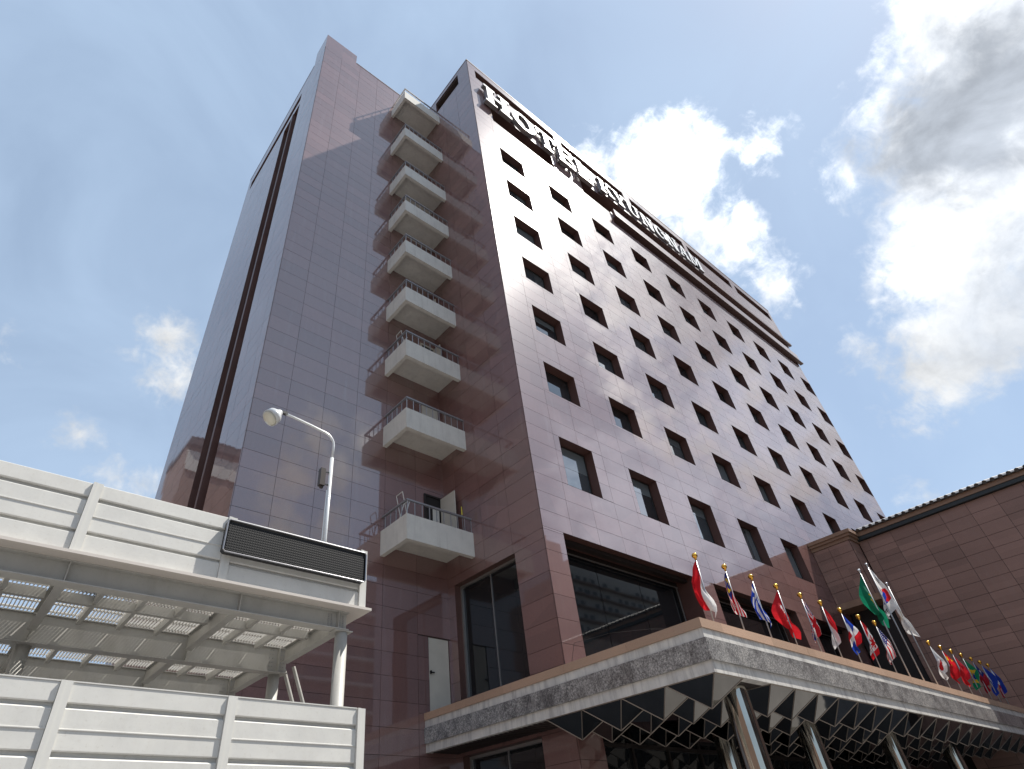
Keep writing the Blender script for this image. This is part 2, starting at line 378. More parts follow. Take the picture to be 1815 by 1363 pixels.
# metal bands of the canopy: flaky grey paint with runs
m_band, t, b = mat('weathered_zinc_band')
p = wpos(t); n = tnoise(t, scaled(t, p, (9, 9, 1.2)), 1.0, 5, 0.6); n2_ = tnoise(t, p, 3, 4)
c = tramp(t, n, [(0.3, (0.45, 0.43, 0.41)), (0.5, (0.68, 0.66, 0.62)), (0.75, (0.78, 0.75, 0.70))])
c = mixcol(t, 'MULTIPLY', 0.5, c, tramp(t, n2_, [(0.3, (0.65, 0.65, 0.68)), (0.7, (1.1, 1.08, 1.05))]))
t.links.new(c, b.inputs['Base Color']); b.inputs['Roughness'].default_value = 0.42; b.inputs['Metallic'].default_value = 0.0
# stained granite fascia of the canopy
m_stain, t, b = mat('stained_grey_granite')
p = wpos(t); sp = tnoise(t, p, 30, 4, 0.8); bl = tnoise(t, p, 2.2, 6, 0.7); rn = tnoise(t, scaled(t, p, (4.5, 4.5, 0.55)), 1.0, 5, 0.65)
c = tramp(t, sp, [(0.36, (0.085, 0.083, 0.08)), (0.5, (0.29, 0.285, 0.28)), (0.64, (0.62, 0.60, 0.57))])
c = mixcol(t, 'MULTIPLY', 0.9, c, tramp(t, bl, [(0.36, (0.30, 0.30, 0.31)), (0.52, (0.85, 0.85, 0.85)), (0.7, (1.25, 1.22, 1.18))]))
c = mixcol(t, 'MIX', tramp(t, rn, [(0.56, (0, 0, 0)), (0.72, (0.45, 0.45, 0.45))]), c, (0.52, 0.50, 0.47))
t.links.new(c, b.inputs['Base Color']); b.inputs['Roughness'].default_value = 0.33
b.inputs['Coat Weight'].default_value = 0.7; b.inputs['Coat Roughness'].default_value = 0.14; b.inputs['Coat IOR'].default_value = 1.7
# LED display face
m_led, t, b = mat('led_display_face')
p = wpos(t); sx = nn(t, 'ShaderNodeSeparateXYZ'); t.links.new(p, sx.inputs[0])
def cell(o, s):
    a = nn(t, 'ShaderNodeMath', operation='MULTIPLY'); t.links.new(o, a.inputs[0]); a.inputs[1].default_value = s
    f = nn(t, 'ShaderNodeMath', operation='PINGPONG'); t.links.new(a.outputs[0], f.inputs[0]); f.inputs[1].default_value = 0.5
    return f.outputs[0]
mn = nn(t, 'ShaderNodeMath', operation='MINIMUM'); t.links.new(cell(sx.outputs['X'], 27), mn.inputs[0]); t.links.new(cell(sx.outputs['Z'], 27), mn.inputs[1])
c = tramp(t, mn.outputs[0], [(0.12, (0.018, 0.018, 0.019)), (0.24, (0.004, 0.004, 0.0045)), (0.5, (0.003, 0.003, 0.003))])
bp = nn(t, 'ShaderNodeBump'); bp.inputs['Strength'].default_value = 0.6; bp.inputs['Distance'].default_value = 0.01
t.links.new(mn.outputs[0], bp.inputs['Height']); t.links.new(bp.outputs[0], b.inputs['Normal'])
t.links.new(c, b.inputs['Base Color']); b.inputs['Roughness'].default_value = 0.55; b.inputs['Specular IOR Level'].default_value = 0.25
# flags
m_flag, t, b = mat('flag_cloth')
at = nn(t, 'ShaderNodeAttribute', attribute_name='print')
t.links.new(at.outputs['Color'], b.inputs['Base Color']); b.inputs['Roughness'].default_value = 0.75; b.inputs['Specular IOR Level'].default_value = 0.25
tr = nn(t, 'ShaderNodeBsdfTranslucent'); t.links.new(at.outputs['Color'], tr.inputs['Color'])
ms = nn(t, 'ShaderNodeMixShader'); ms.inputs[0].default_value = 0.4
t.links.new(b.outputs[0], ms.inputs[1]); t.links.new(tr.outputs[0], ms.inputs[2])
t.links.new(ms.outputs[0], t.nodes['Material Output'].inputs['Surface'])
# far blocks
m_apt = simple('pale_apartment_render', (0.42, 0.41, 0.39), 0.7, 0, 0.3, 0.4, 0.12)
m_aptw = glass('apartment_window_glass', (0.03, 0.035, 0.04))
m_brownb = simple('brown_far_wall', (0.19, 0.13, 0.105), 0.5, 0, 0.4, 0.5, 0.12)

# ------------------------------------------------------------------ setting
g = MB(); g.face([(-900, -900, 0), (900, -900, 0), (900, 900, 0), (-900, 900, 0)])
build('ground', g, m_pave, kind='structure')
g = MB(); g.face([(-300, -16, 0.004), (300, -16, 0.004), (300, -4, 0.004), (-300, -4, 0.004)])
build('road', g, m_asph, kind='structure')

# ------------------------------------------------------------------ hotel
YW, XC, YT, XT, XR, YB, ZR = 10.0, 11.4315, 14.3175, 4.248, 47.3, 25.0, 39.95
hotel = empty('hotel_building', (XC, YW, 0), 'tall hotel clad in polished dark red granite with rows of small square windows', 'hotel')
WX0, WP, WWD, WH = 12.92, 3.63, 1.63, 1.42
ROWS = [15.85, 18.9, 21.98, 25.03, 28.1, 31.17]
holesF = []     # x0,x1,z0,z1,depth,kind
for n in range(10):
    for zt in ROWS: holesF.append((WX0 + n*WP, WX0 + n*WP + WWD, zt - WH, zt, 0.42, 'win'))
for n in range(5): holesF.append((WX0 + n*(WP-0.02), WX0 + n*(WP-0.02) + WWD, 10.68, 12.5, 0.42, 'big'))
for x0, x1 in ((12.25, 18.6), (19.85, 25.75), (26.95, 30.4)): holesF.append((x0, x1, 5.2, 8.9, 0.8, 'shop'))
for x0, x1 in ((12.0, 18.8), (19.42, 25.98), (26.73, 33.35), (33.95, 40.2), (40.98, 46.75)): holesF.append((x0, x1, 38.3, 39.3, 0.9, 'slot'))
for x0, x1 in ((12.82, 17.75), (20.3, 46.9)): holesF.append((x0, x1, 34.0, 35.5, 0.8, 'slot'))
holesF.append((22.95, 47.0, 32.95, 33.42, 0.6, 'slot'))  # groove added to give the dark band of shade under the ledge
holesF.append((12.3, 30.0, 0.0, 4.0, 0.5, 'entry'))
holesL = [(10.9, 13.1, 38.35, 39.6, 0.8, 'slot'), (11.18, 13.95, 5.3, 8.55, 0.35, 'shop'), (11.06, 14.0, 0.1, 3.95, 0.35, 'shop')]
holesS = [(16.9, 18.95, 2.0, 36.9, 0.55, 'strip'), (17.0, 24.3, 37.5, 38.4, 0.6, 'slot')]

def wall_cells(u0, u1, z0, z1, holes):
    us = sorted({u0, u1} | {x for h in holes for x in h[:2] if u0 < x < u1}); zs = sorted({z0, z1} | {x for h in holes for x in h[2:4] if z0 < x < z1})
    for a, b in zip(us, us[1:]):
        for c, d in zip(zs, zs[1:]):
            cu, cz = (a+b)/2, (c+d)/2
            if any(h[0] < cu < h[1] and h[2] < cz < h[3] for h in holes): continue
            yield a, b, c, d
def clip(r, holes):
    rs = [r]
    for h in holes:
        o = []
        for a, b, c, d in rs:
            x0, x1, z0, z1 = max(a, h[0]), min(b, h[1]), max(c, h[2]), min(d, h[3])
            if x0 >= x1 or z0 >= z1: o.append((a, b, c, d)); continue
            if c < z0: o.append((a, b, c, z0))
            if z1 < d: o.append((a, b, z1, d))
            if a < x0: o.append((a, x0, z0, z1))
            if x1 < b: o.append((x1, b, z0, z1))
        rs = o
    return [q for q in rs if q[1]-q[0] > 0.03 and q[3]-q[2] > 0.03]
# plane maps: (u, z, d) -> world, d = depth INTO the wall
FF = lambda u, z, d: (u, YW + d, z)
FL = lambda u, z, d: (XC + d, u, z)
FT = lambda u, z, d: (u, YT + d, z)
FS = lambda u, z, d: (XT + d, u, z)
wallmb = MB()
PT = 0.02      # panels stand this proud of the wall sheet
panels = []
reveals = []
def facade(F, u0, u1, z0, z1, holes, uo, tag):
    revmb = MB()
    for a, b, c, d in wall_cells(u0, u1, z0, z1, holes):
        wallmb.face([F(a, c, 0), F(b, c, 0), F(b, d, 0), F(a, d, 0)])
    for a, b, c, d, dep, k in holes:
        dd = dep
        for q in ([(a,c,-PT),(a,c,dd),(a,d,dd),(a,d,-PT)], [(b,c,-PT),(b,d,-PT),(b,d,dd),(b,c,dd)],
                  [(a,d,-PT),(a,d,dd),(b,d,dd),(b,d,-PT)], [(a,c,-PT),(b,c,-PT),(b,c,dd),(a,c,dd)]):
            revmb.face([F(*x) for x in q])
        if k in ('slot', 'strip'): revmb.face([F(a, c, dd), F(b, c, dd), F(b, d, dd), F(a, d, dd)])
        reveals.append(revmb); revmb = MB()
    i0 = math.floor((u0 - uo) / TW); i1 = math.ceil((u1 - uo) / TW)
    for i in range(i0, i1):
        j = 0
        while TZ0 + j*TH < z1:
            r = (max(u0, uo + i*TW), min(u1, uo + (i+1)*TW), max(z0, TZ0 + j*TH), min(z1, TZ0 + (j+1)*TH)); j += 1
            if r[1]-r[0] < 0.05 or r[3]-r[2] < 0.05: continue
            for q in clip(r, holes): panels.append((F, q, tag))
facade(FF, XC, XR, 0.0, ZR, holesF, XC, 'F')
facade(FL, YW, YT, 0.0, ZR, holesL, YW, 'L')
facade(FT, XT, XC, 0.0, 40.3, [(6.9+3.69, 7.65+3.69, 4.95, 6.98, 0.06, 'door')], XC - 10*TW, 'T')
facade(FS, YT, YB, 0.0, 39.6, holesS, YW, 'S')
# roof, backs and the taller stair head
wallmb.box((XC, YW + 0.9, ZR - 0.6), (XR - 0.01, YB, ZR - 0.55))
wallmb.box((XT + 0.9, YT + 0.9, 39.0), (XC - 0.01, YB, 39.05))
for a, b in (((XR, YW), (XR, YB)), ((XR, YB), (XT, YB))):
    wallmb.face([(a[0], a[1], 0), (b[0], b[1], 0), (b[0], b[1], 39.6), (a[0], a[1], 39.6)])
wall = build('wall', wallmb, m_joint, hotel)
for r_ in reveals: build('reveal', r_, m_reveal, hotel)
cp = MB()
for a, b in (((XC-0.03, YW-0.035, ZR), (XR, YW+0.42, ZR+0.1)), ((XC-0.03, YW+0.42, ZR), (XC+0.4, YT, ZR+0.1)), ((6.27, YT-0.035, 40.3), (XC-0.04, YT+0.4, 40.38)),
             ((XT-0.03, 15.68, 39.6), (XT+0.4, YB, 39.68))): cp.box(a, b)
build('parapet_coping', cp, m_reveal, hotel)
sh = MB(); sh.box((XT - 0.02, YT - 0.02, 39.6), (6.25, 15.65, 41.35)); build('stair_head', sh, m_gran, hotel)

G = 0.0045
def panel_mesh(F, q, tilt):
    a, b, c, d = q; a += G; b -= G; c += G; d -= G
    t1, t2, t3 = tilt
    P = [F(a, c, -PT + t1), F(b, c, -PT + t2), F(b, d, -PT + t3), F(a, d, -PT + t1 + t3 - t2)]
    Q = [F(a, c, 0.0005), F(b, c, 0.0005), F(b, d, 0.0005), F(a, d, 0.0005)]
    return P, Q
scored = []
for F, q, tag in panels:
    s = 0.0013
    tl = (random.gauss(0, s*0.5), random.gauss(0, s*0.5), random.gauss(0, s*0.8))
    P, Q = panel_mesh(F, q, tl)
    full = abs(q[1]-q[0]-TW) < 1e-4 and abs(q[3]-q[2]-TH) < 1e-4
    scored.append((parea(P), F, q, P, Q, full, tag))
scored.sort(key=lambda s: -s[0])
shared = {}
rest = MB()
cnt = 0
for ar, F, q, P, Q, full, tag in scored:
    # the outward side of a panel must look away from the wall
    def addto(mb):
        i = len(mb.v); mb.v += P + Q
        fs = [(0,1,2,3), (0,4,5,1), (1,5,6,2), (2,6,7,3), (3,7,4,0)]
        if tag in 'LS': fs = [tuple(reversed(f)) for f in fs]
        for f in fs: mb.f.append(tuple(i + k for k in f)); mb.c.append(None)
    if cnt < 300 and full:
        ctr = F((q[0]+q[1])/2, (q[2]+q[3])/2, 0)
        key = 'F' if tag in 'FT' else 'L'
        if key not in shared:
            mb = MB(); addto(mb); me = bpy.data.meshes.new('granite_panel')
            FX = (lambda u, z, d: (u, d, z)) if key == 'F' else (lambda u, z, d: (d, u, z))
            pp, qq = panel_mesh(FX, (-TW/2, TW/2, -TH/2, TH/2), (0, 0, 0))
            me.from_pydata([tuple(x) for x in pp + qq], [], [tuple(k for k in f) for f in mb.f]); me.materials.append(m_gran); me.update(); shared[key] = me
        a = 0.0016
        rot = (random.gauss(0, a), 0, random.gauss(0, a*0.6)) if key == 'F' else (0, random.gauss(0, a), random.gauss(0, a*0.6))
        inst('granite_panel', shared[key], hotel, ctr, rot); cnt += 1
    else: addto(rest)
build('granite_cladding', rest, m_gran, hotel, kind='stuff')

# room windows
def add_window(x0, x1, z0, z1, dep):
    y = YW + dep - 0.10; fr = MB(); t = 0.045
    fr.box((x0, y, z0), (x0+t, y+0.06, z1)); fr.box((x1-t, y, z0), (x1, y+0.06, z1))
    fr.box((x0+t, y, z1-t), (x1-t, y+0.06, z1)); fr.box((x0+t, y, z0), (x1-t, y+0.06, z0+t))
    o = build('window', fr, m_frame, hotel)
    gl = MB(); r = random.gauss(0, 0.002); gl.face([(x0+t, y+0.03+r, z0+t), (x1-t, y+0.03, z0+t), (x1-t, y+0.03, z1-t), (x0+t, y+0.03+r, z1-t)])
    build('pane', gl, random.choices(m_glassv, (4, 3, 3, 2))[0], o)
    if random.random() < 0.35:
        cu = MB(); f_ = random.uniform(0.25, 0.6); cu.box((x0+t, y+0.024, z1-t-(z1-z0)*f_*0.8), (x1-t, y+0.027, z1-t)) if random.random() < 0.6 else cu.box((x1-t-(x1-x0)*f_*0.7, y+0.024, z0+t), (x1-t, y+0.027, z1-t)); build('blind', cu, random.choice([m_glassv[2], m_glassv[3]]), o)
for a, b, c, d, dep, k in holesF:
    if k in ('win', 'big'): add_window(a, b, c, d, dep)
    if k == 'shop':
        y = YW + dep - 0.12; fr = MB()
        fr.box((a, y-0.02, d-0.16), (b, y+0.1, d)); fr.box((a, y-0.02, c), (b, y+0.1, c+0.1)); fr.box((a, y-0.02, c+0.1), (a+0.07, y+0.1, d-0.16)); fr.box((b-0.07, y-0.02, c+0.1), (b, y+0.1, d-0.16))
        fr.box((a, YW+0.22, d-0.12), (b, YW+0.4, d))
        o = build('lounge_window', fr, m_reveal if False else m_frame, hotel)
        n = 3
        for i in range(n):
            u0 = a+0.07+(b-a-0.14)*i/n; u1 = a+0.07+(b-a-0.14)*(i+1)/n
            gl = MB(); gl.face([(u0+0.01, y+0.05, c+0.1), (u1-0.01, y+0.05, c+0.1), (u1-0.01, y+0.052, d-0.16), (u0+0.01, y+0.05, d-0.16)])
            build('pane', gl, m_glass, o)
        tr_ = MB(); tr_.box((a+0.02, y-0.05, d-0.2), (b-0.02, y-0.025, d-0.165)); tr_.box((b-0.11, y-0.05, c+0.1), (b-0.075, y-0.025, d-0.2))
        build('metal_trim', tr_, m_alum, o)
for a, b, c, d, dep, k in holesL:
    if k == 'shop':
        x = XC + dep - 0.1; fr = MB()
        fr.box((x-0.05, b-0.06, c), (x+0.05, b, d)); fr.box((x-0.05, a, d-0.07), (x+0.05, b-0.06, d)); fr.box((x-0.05, a, c), (x+0.05, a+0.05, d-0.07))
        fr.box((x-0.01, (a+b)/2-0.012, c), (x+0.03, (a+b)/2+0.012, d-0.07))
        o = build('lounge_window', fr, m_alum, hotel)
        for u0, u1 in ((a+0.05, (a+b)/2-0.012), ((a+b)/2+0.012, b-0.06)):
            gl = MB(); gl.face([(x+0.02, u1, c), (x+0.02, u0, c), (x+0.02, u0, d-0.07), (x+0.02, u1, d-0.07)]); build('pane', gl, m_glass, o)
# glazed entrance front under the canopy
fr = MB(); y = YW + 0.4
for i in range(13):
    x = 12.35 + i*1.47; fr.box((x-0.04, y-0.06, 0), (x+0.04, y+0.06, 4.0))
fr.box((12.3, y-0.06, 2.55), (30.0, y+0.061, 2.68)); fr.box((12.3, y-0.062, 3.7), (30.0, y+0.062, 3.8))
o = build('entrance_glazing', fr, m_frame, hotel)
for i in range(12):
    x = 12.35 + i*1.47; gl = MB(); gl.face([(x+0.04, y, 0), (x+1.43, y, 0), (x+1.43, y, 4.0), (x+0.04, y, 4.0)]); build('pane', gl, m_glass, o)
# service door beside the lounge window
dm = MB(); dm.box((10.60, YT+0.0, 4.96), (11.33, YT+0.05, 6.97)); o = build('service_door', dm, m_door, hotel)
hm = MB(); hm.box((10.63, YT-0.06, 5.98), (10.66, YT, 6.06)); hm.box((10.63, YT-0.06, 6.0), (10.76, YT-0.035, 6.03)); build('handle', hm, m_black, o)
# glazed strip of the side face
fin = MB(); fin.box((XT-0.06, 17.66, 2.0), (XT+0.5, 17.86, 36.85)); build('stair_fin', fin, m_reveal, hotel)
st = MB()
for i in range(22): st.box((XT+0.30, 17.87, 3.0+i*1.53), (XT+0.36, 18.9, 3.06+i*1.53))
o = build('stair_window', st, m_frame, hotel)
gl = MB(); gl.face([(XT+0.4, 18.9, 2.0), (XT+0.4, 17.87, 2.0), (XT+0.4, 17.87, 36.85), (XT+0.4, 18.9, 36.85)]); build('pane', gl, m_glass, o)
# projecting gallery ledges under the letters
ld = MB(); ld.box((23.1, 9.80, 33.52), (47.55, YW-PT-0.002, 34.45)); build('gallery_parapet', ld, m_gran, hotel)
ld = MB(); ld.box((22.55, 9.76, 35.5), (47.55, YW-PT-0.002, 35.72)); build('gallery_eave', ld, m_reveal, hotel)
ld = MB(); ld.box((22.95, 9.70, 33.42), (47.7, YW-PT-0.003, 33.52)); build('gallery_sill', ld, m_reveal, hotel)
ld = MB(); ld.box((23.1, YW+0.05, 33.5), (46.8, YW+0.15, 34.44)); build('gallery_back', ld, m_reveal, hotel)

# balconies in the inner corner
XBL, YBF = 8.87, 12.88
for k, zb in enumerate((9.08, 13.03, 16.25, 19.22, 22.3, 25.38, 28.46, 32.35, 36.72)):
    zt = zb + 0.80; m_ = MB(); tk = 0.15
    m_.box((XBL, YBF, zb), (XC-PT-0.002, YBF+tk, zt)); m_.box((XBL, YBF+tk, zb), (XBL+tk, YT-PT-0.002, zt))
    m_.box((XBL+tk, YBF+tk, zb+0.34), (XC-PT-0.002, YT-PT-0.002, zb+0.52))
    bal = build('balcony', m_, m_cream, hotel)
    zr = zt + 0.52
    hr = MB(); hr.box((XBL+0.03, YBF+0.03, zr-0.05), (XC-PT, YBF+0.10, zr)); hr.box((XBL+0.03, YBF+0.10, zr-0.05), (XBL+0.10, YT-PT, zr))
    build('handrail', hr, m_railtop, bal)
    def post(x, y):
        q = MB(); q.box((x-0.011, y-0.011, zt), (x+0.011, y+0.011, zr-0.05)); build('baluster', q, m_rail, bal)
    post(XBL+0.065, YBF+0.065)
    for i in range(1, 10): post(XBL+0.065 + i*0.275, YBF+0.065)
    for i in range(1, 5): post(XBL+0.065, YBF+0.065 + i*0.30)
    if k < 8:
        z0 = zb + 0.52; dr = MB(); df = MB()
        df.box((10.55, YT-PT-0.05, z0), (10.62, YT-PT, z0+2.12)); df.box((11.22, YT-PT-0.05, z0), (11.29, YT-PT, z0+2.12)); df.box((10.62, YT-PT-0.05, z0+2.05), (11.22, YT-PT, z0+2.12))
        build('door_frame', df, m_door if k % 3 else m_frame, bal)
        if k == 0:
            dk = MB(); dk.box((10.62, YT-PT-0.012, z0), (11.22, YT-PT-0.004, z0+2.05)); build('doorway', dk, m_dark, bal)
            dk = MB()
            for i in range(6):
                x = 10.9 + i*0.045; dk.tube([(x, YT-0.06, z0), (x+0.01, YT-0.06, z0+1.6)], 0.024, 6)
            build('curtain', dk, m_cream, bal)
            dr.box((11.22, YT-0.85, z0+0.02), (11.26, YT-0.08, z0+2.05)); d_ = build('balcony_door', dr, m_door, bal, label='cream balcony door standing open')
        else:
            op = (0, 0.0, 0.5, 0.35, 0, 0.3, 0, 0)[k]
            if op:
                dr.box((11.22, YT-op, z0+0.02), (11.26, YT-0.08, z0+2.05))
                dk = MB(); dk.box((10.62, YT-PT-0.012, z0), (11.22, YT-PT-0.004, z0+2.05)); build('doorway', dk, m_dark, bal)
            else: dr.box((10.62, YT-PT-0.03, z0+0.02), (11.22, YT-PT-0.004, z0+2.05))
            build('balcony_door', dr, m_door, bal)
# things left on two balconies: clothes racks and a broom
def rack(x, y, z, label):
    q = MB()
    for s in (0, 0.34):
        q.tube([(x, y+s, z), (x-0.28, y+s, z+1.25)], 0.014, 6); q.tube([(x-0.3, y+s, z), (x, y+s, z+1.05)], 0.014, 6)
    q.tube([(x-0.28, y, z+1.25), (x-0.28, y+0.34, z+1.25)], 0.014, 6); q.tube([(x, y, z+1.05), (x, y+0.34, z+1.05)], 0.014, 6)
    r = empty('clothes_rack', (x, y, z), label, 'clothes rack', 'folding racks left on balconies'); build('frame', q, m_white, r)
rack(9.32, 13.35, 9.62, 'white folding clothes rack leaning over the rail of the lowest balcony')
rack(9.32, 13.45, 16.8, 'white folding rack on the third balcony from the bottom')
r = empty('broom', (11.18, 13.05, 9.62), 'thin broom with yellow tip standing in the lowest balcony corner', 'broom')
q = MB(); q.tube([(11.16, 13.05, 9.62), (11.12, 13.02, 10.5)], 0.012, 6); build('stick', q, m_rail, r)
q = MB(); q.tube([(11.12, 13.02, 10.5), (11.105, 13.005, 10.78)], [0.02, 0.014], 6); build('tip', q, simple('yellow_plastic', (0.7, 0.6, 0.05)), r)

# ------------------------------------------------------------------ roof letters
sign = empty('hotel_sign', (12.2, 9.7, 35.1), 'row of raised white serif letters reading HOTEL KYUNGNAM below the roof edge', 'sign')
def letter(ch, x0, x1):
    W_ = x1 - x0 - 0.12; z0 = 35.75 if x0 > 22 else 35.25; H_ = 37.25 - z0
    mb = MB(); ya, yb = 9.68, 9.92
    cnt_ = [0]
    def rect(a, b, c, d):
        cnt_[0] += 1; e = 0.004*cnt_[0]
        mb.box((x0 + a*W_ - e, ya - e, z0 + c*H_ - e), (x0 + b*W_ + e, yb - e, z0 + d*H_ + e))
    def mb_poly(pts):
        cnt_[0] += 1; e = 0.002*cnt_[0]
        n = len(pts); i = len(mb.v); pts = [(x0 + u*W_, z0 + v*H_) for u, v in pts]
        mb.v += [(x, ya - e, z) for x, z in pts] + [(x, yb - e*0.5, z) for x, z in pts]
        mb.f.append(tuple(i + k for k in range(n))); mb.c.append(None)
        mb.f.append(tuple(i + n + k for k in reversed(range(n)))); mb.c.append(None)
        for k in range(n): mb.f.append((i + (k+1) % n, i + k, i + n + k, i + n + (k+1) % n)); mb.c.append(None)
    def ring(a0, a1, inner=0.56, n=20, cx=0.5, cz=0.5, rx=0.5, rz=0.5):
        A = [a0 + (a1-a0)*k/n for k in range(n+1)]
        for p_, q_ in zip(A, A[1:]):
            f_ = lambda t, s, sz: (cx + rx*s*math.cos(t), cz + rz*sz*math.sin(t))
            mb_poly([f_(p_, 1, 1), f_(q_, 1, 1), f_(q_, inner*0.85, 0.76), f_(p_, inner*0.85, 0.76)])
    s = 0.24
    def stem(u, w_=s, lo=0.0, hi=1.0, sl=0.09): 
        rect(u, u+w_, lo, hi)
        if lo == 0: rect(u-sl, u+w_+sl, 0.0, 0.09)
        if hi == 1: rect(u-sl, u+w_+sl, 0.91, 1.0)
    if ch == 'H': stem(0.1); stem(0.66); rect(0.34, 0.66, 0.44, 0.56)
    elif ch == 'O': ring(0, 2*math.pi)
    elif ch == 'T': rect(0.38, 0.62, 0, 0.9); rect(0.27, 0.73, 0, 0.09); rect(0.02, 0.98, 0.88, 1.0); rect(0.02, 0.12, 0.68, 0.88); rect(0.88, 0.98, 0.68, 0.88)
    elif ch == 'E': stem(0.1); rect(0.34, 0.92, 0.0, 0.11); rect(0.34, 0.92, 0.89, 1.0); rect(0.34, 0.7, 0.45, 0.56); rect(0.83, 0.93, 0.11, 0.3); rect(0.83, 0.93, 0.7, 0.89); rect(0.66, 0.74, 0.36, 0.65)
    elif ch == 'L': stem(0.12); rect(0.36, 0.95, 0.0, 0.11); rect(0.85, 0.96, 0.11, 0.36)
    elif ch == 'K': stem(0.08); mb_poly([(0.32, 0.36), (0.46, 0.5), (0.9, 0.95), (0.7, 0.95)]); mb_poly([(0.45, 0.52), (0.72, 0.05), (0.98, 0.05), (0.6, 0.62)]); rect(0.62, 1.0, 0.0, 0.09); rect(0.62, 0.98, 0.91, 1.0)
    elif ch == 'Y': rect(0.38, 0.62, 0, 0.45); rect(0.26, 0.74, 0, 0.09); mb_poly([(0.38, 0.45), (0.62, 0.45), (0.34, 0.95), (0.06, 0.95)]); mb_poly([(0.48, 0.45), (0.62, 0.45), (0.95, 0.95), (0.76, 0.95)]); rect(0.0, 0.42, 0.91, 1.0); rect(0.66, 1.0, 0.91, 1.0)
    elif ch == 'U':
        rect(0.1, 0.32, 0.35, 1.0); rect(0.72, 0.86, 0.35, 1.0); rect(0.0, 0.42, 0.91, 1.0); rect(0.6, 0.98, 0.91, 1.0); ring(math.pi, 2*math.pi, 0.6, 12, 0.48, 0.35, 0.38, 0.35)
    elif ch == 'N': rect(0.1, 0.24, 0, 1.0); rect(0.76, 0.9, 0, 1.0); mb_poly([(0.12, 1.0), (0.4, 1.0), (0.9, 0.0), (0.66, 0.0)]); rect(0.0, 0.34, 0.0, 0.09); rect(0.66, 1.0, 0.91, 1.0)
    elif ch == 'G': ring(0.25*math.pi, 1.85*math.pi, 0.56, 18); rect(0.72, 0.95, 0.1, 0.44); rect(0.56, 1.0, 0.4, 0.49)
    elif ch == 'A': mb_poly([(0.05, 0.05), (0.2, 0.05), (0.54, 1.0), (0.42, 1.0)]); mb_poly([(0.66, 0.05), (0.95, 0.05), (0.62, 1.0), (0.44, 1.0)]); rect(0.22, 0.74, 0.3, 0.39); rect(0.0, 0.28, 0.0, 0.09); rect(0.6, 1.0, 0.0, 0.09)
    elif ch == 'M': rect(0.08, 0.2, 0, 1); rect(0.76, 0.95, 0, 1); mb_poly([(0.08, 1.0), (0.3, 1.0), (0.56, 0.15), (0.42, 0.15)]); mb_poly([(0.42, 0.15), (0.54, 0.15), (0.82, 1.0), (0.7, 1.0)]); rect(0.0, 0.3, 0, 0.09); rect(0.68, 1.0, 0, 0.09)
    # stand-offs to the wall
    o = build('letter', mb, m_lettersd, sign)
    fm_ = MB()
    for f in mb.f:
        ps = [mb.v[i] for i in f]
        if max(p[1] for p in ps) < 9.75: fm_.face([(p[0], p[1] - 0.005, p[2]) for p in ps])
    build('letter_face', fm_, m_letter, o)
    so_ = MB()
    so_.box((x0+0.2*W_, yb, z0+0.5*H_), (x0+0.8*W_, YW-PT-0.002, z0+0.5*H_+0.04))
    build('bracket', so_, m_alum, o)
for ch, a, b in (('H', 12.2, 14.3), ('O', 14.3, 16.4), ('T', 16.4, 18.2), ('E', 18.2, 19.85), ('L', 19.9, 21.5),
                 ('K', 22.25, 23.7), ('Y', 23.7, 25.15), ('U', 25.15, 26.65), ('N', 26.65, 28.2), ('G', 28.2, 29.65), ('N', 29.65, 31.15), ('A', 31.15, 32.5), ('M', 32.5, 34.2)):
    letter(ch, a, b)

# ------------------------------------------------------------------ low wing with the tiled roof
XM, XP = 31.5, 30.46
wing = empty('banquet_wing', (XM, 0, 0), 'low brown tiled wing with dark tiled roof joined to the right of the hotel', 'building')
wm = MB()
wm.box((XM+0.02, -22, 0), (XM+14, 8.2, 12.6)); wm.box((XM+1.2, 8.2, 0), (XM+14, YW-0.05, 12.6)); wm.box((XP+0.02, 8.25, 9.7), (XM+1.2, YW-PT-0.003, 12.55))
build('wall', wm, m_joint, wing)
tiles = []
for j in range(25):
    z1_ = 12.56 - j*0.508; z0_ = z1_ - 0.508
    if z0_ < 0: break
    for i in range(-14, 9):
        y0_, y1_ = 0.69 + (i-1)*1.02, 0.69 + i*1.02
        if y1_ > 8.2: y1_ = 8.2
        if y1_ - y0_ > 0.06: tiles.append((XM, y0_, y1_, z0_, z1_))
for j in range(6):
    z1_ = 12.46 - (j-0)*0.5; z0_ = z1_-0.5
    if z0_ < 9.9: break
    for y0_, y1_ in ((8.27, 9.23), (9.23, 9.97)): tiles.append((XP, y0_, y1_, z0_, z1_))
    tiles.append(('F', XP, XM, z0_, z1_))
rest = MB(); lst = []
for q in tiles:
    gp = 0.007
    if q[0] == 'F':
        P = [(q[1]+gp, 8.235, q[3]+gp), (q[2]-gp, 8.235, q[3]+gp), (q[2]-gp, 8.235, q[4]-gp), (q[1]+gp, 8.235, q[4]-gp)]
        Q = [(a, 8.2501, c) for a, _, c in P]
    else:
        x, y0_, y1_, z0_, z1_ = q; e = random.gauss(0, 0.001)
        P = [(x+e, y1_-gp, z0_+gp), (x, y0_+gp, z0_+gp), (x, y0_+gp, z1_-gp), (x+e, y1_-gp, z1_-gp)]
        Q = [(x+0.0199, b_, c) for _, b_, c in P]
    lst.append((parea(P), P, Q))
lst.sort(key=lambda s: -s[0])
for k, (ar, P, Q) in enumerate(lst):
    mb = MB() if k < 300 else rest
    i = len(mb.v); mb.v += P + Q
    for f in ((0,1,2,3), (0,4,5,1), (1,5,6,2), (2,6,7,3), (3,7,4,0)): mb.f.append(tuple(i + a for a in f)); mb.c.append(None)
    if k < 300: build('wall_tile', mb, m_lowtile, wing)
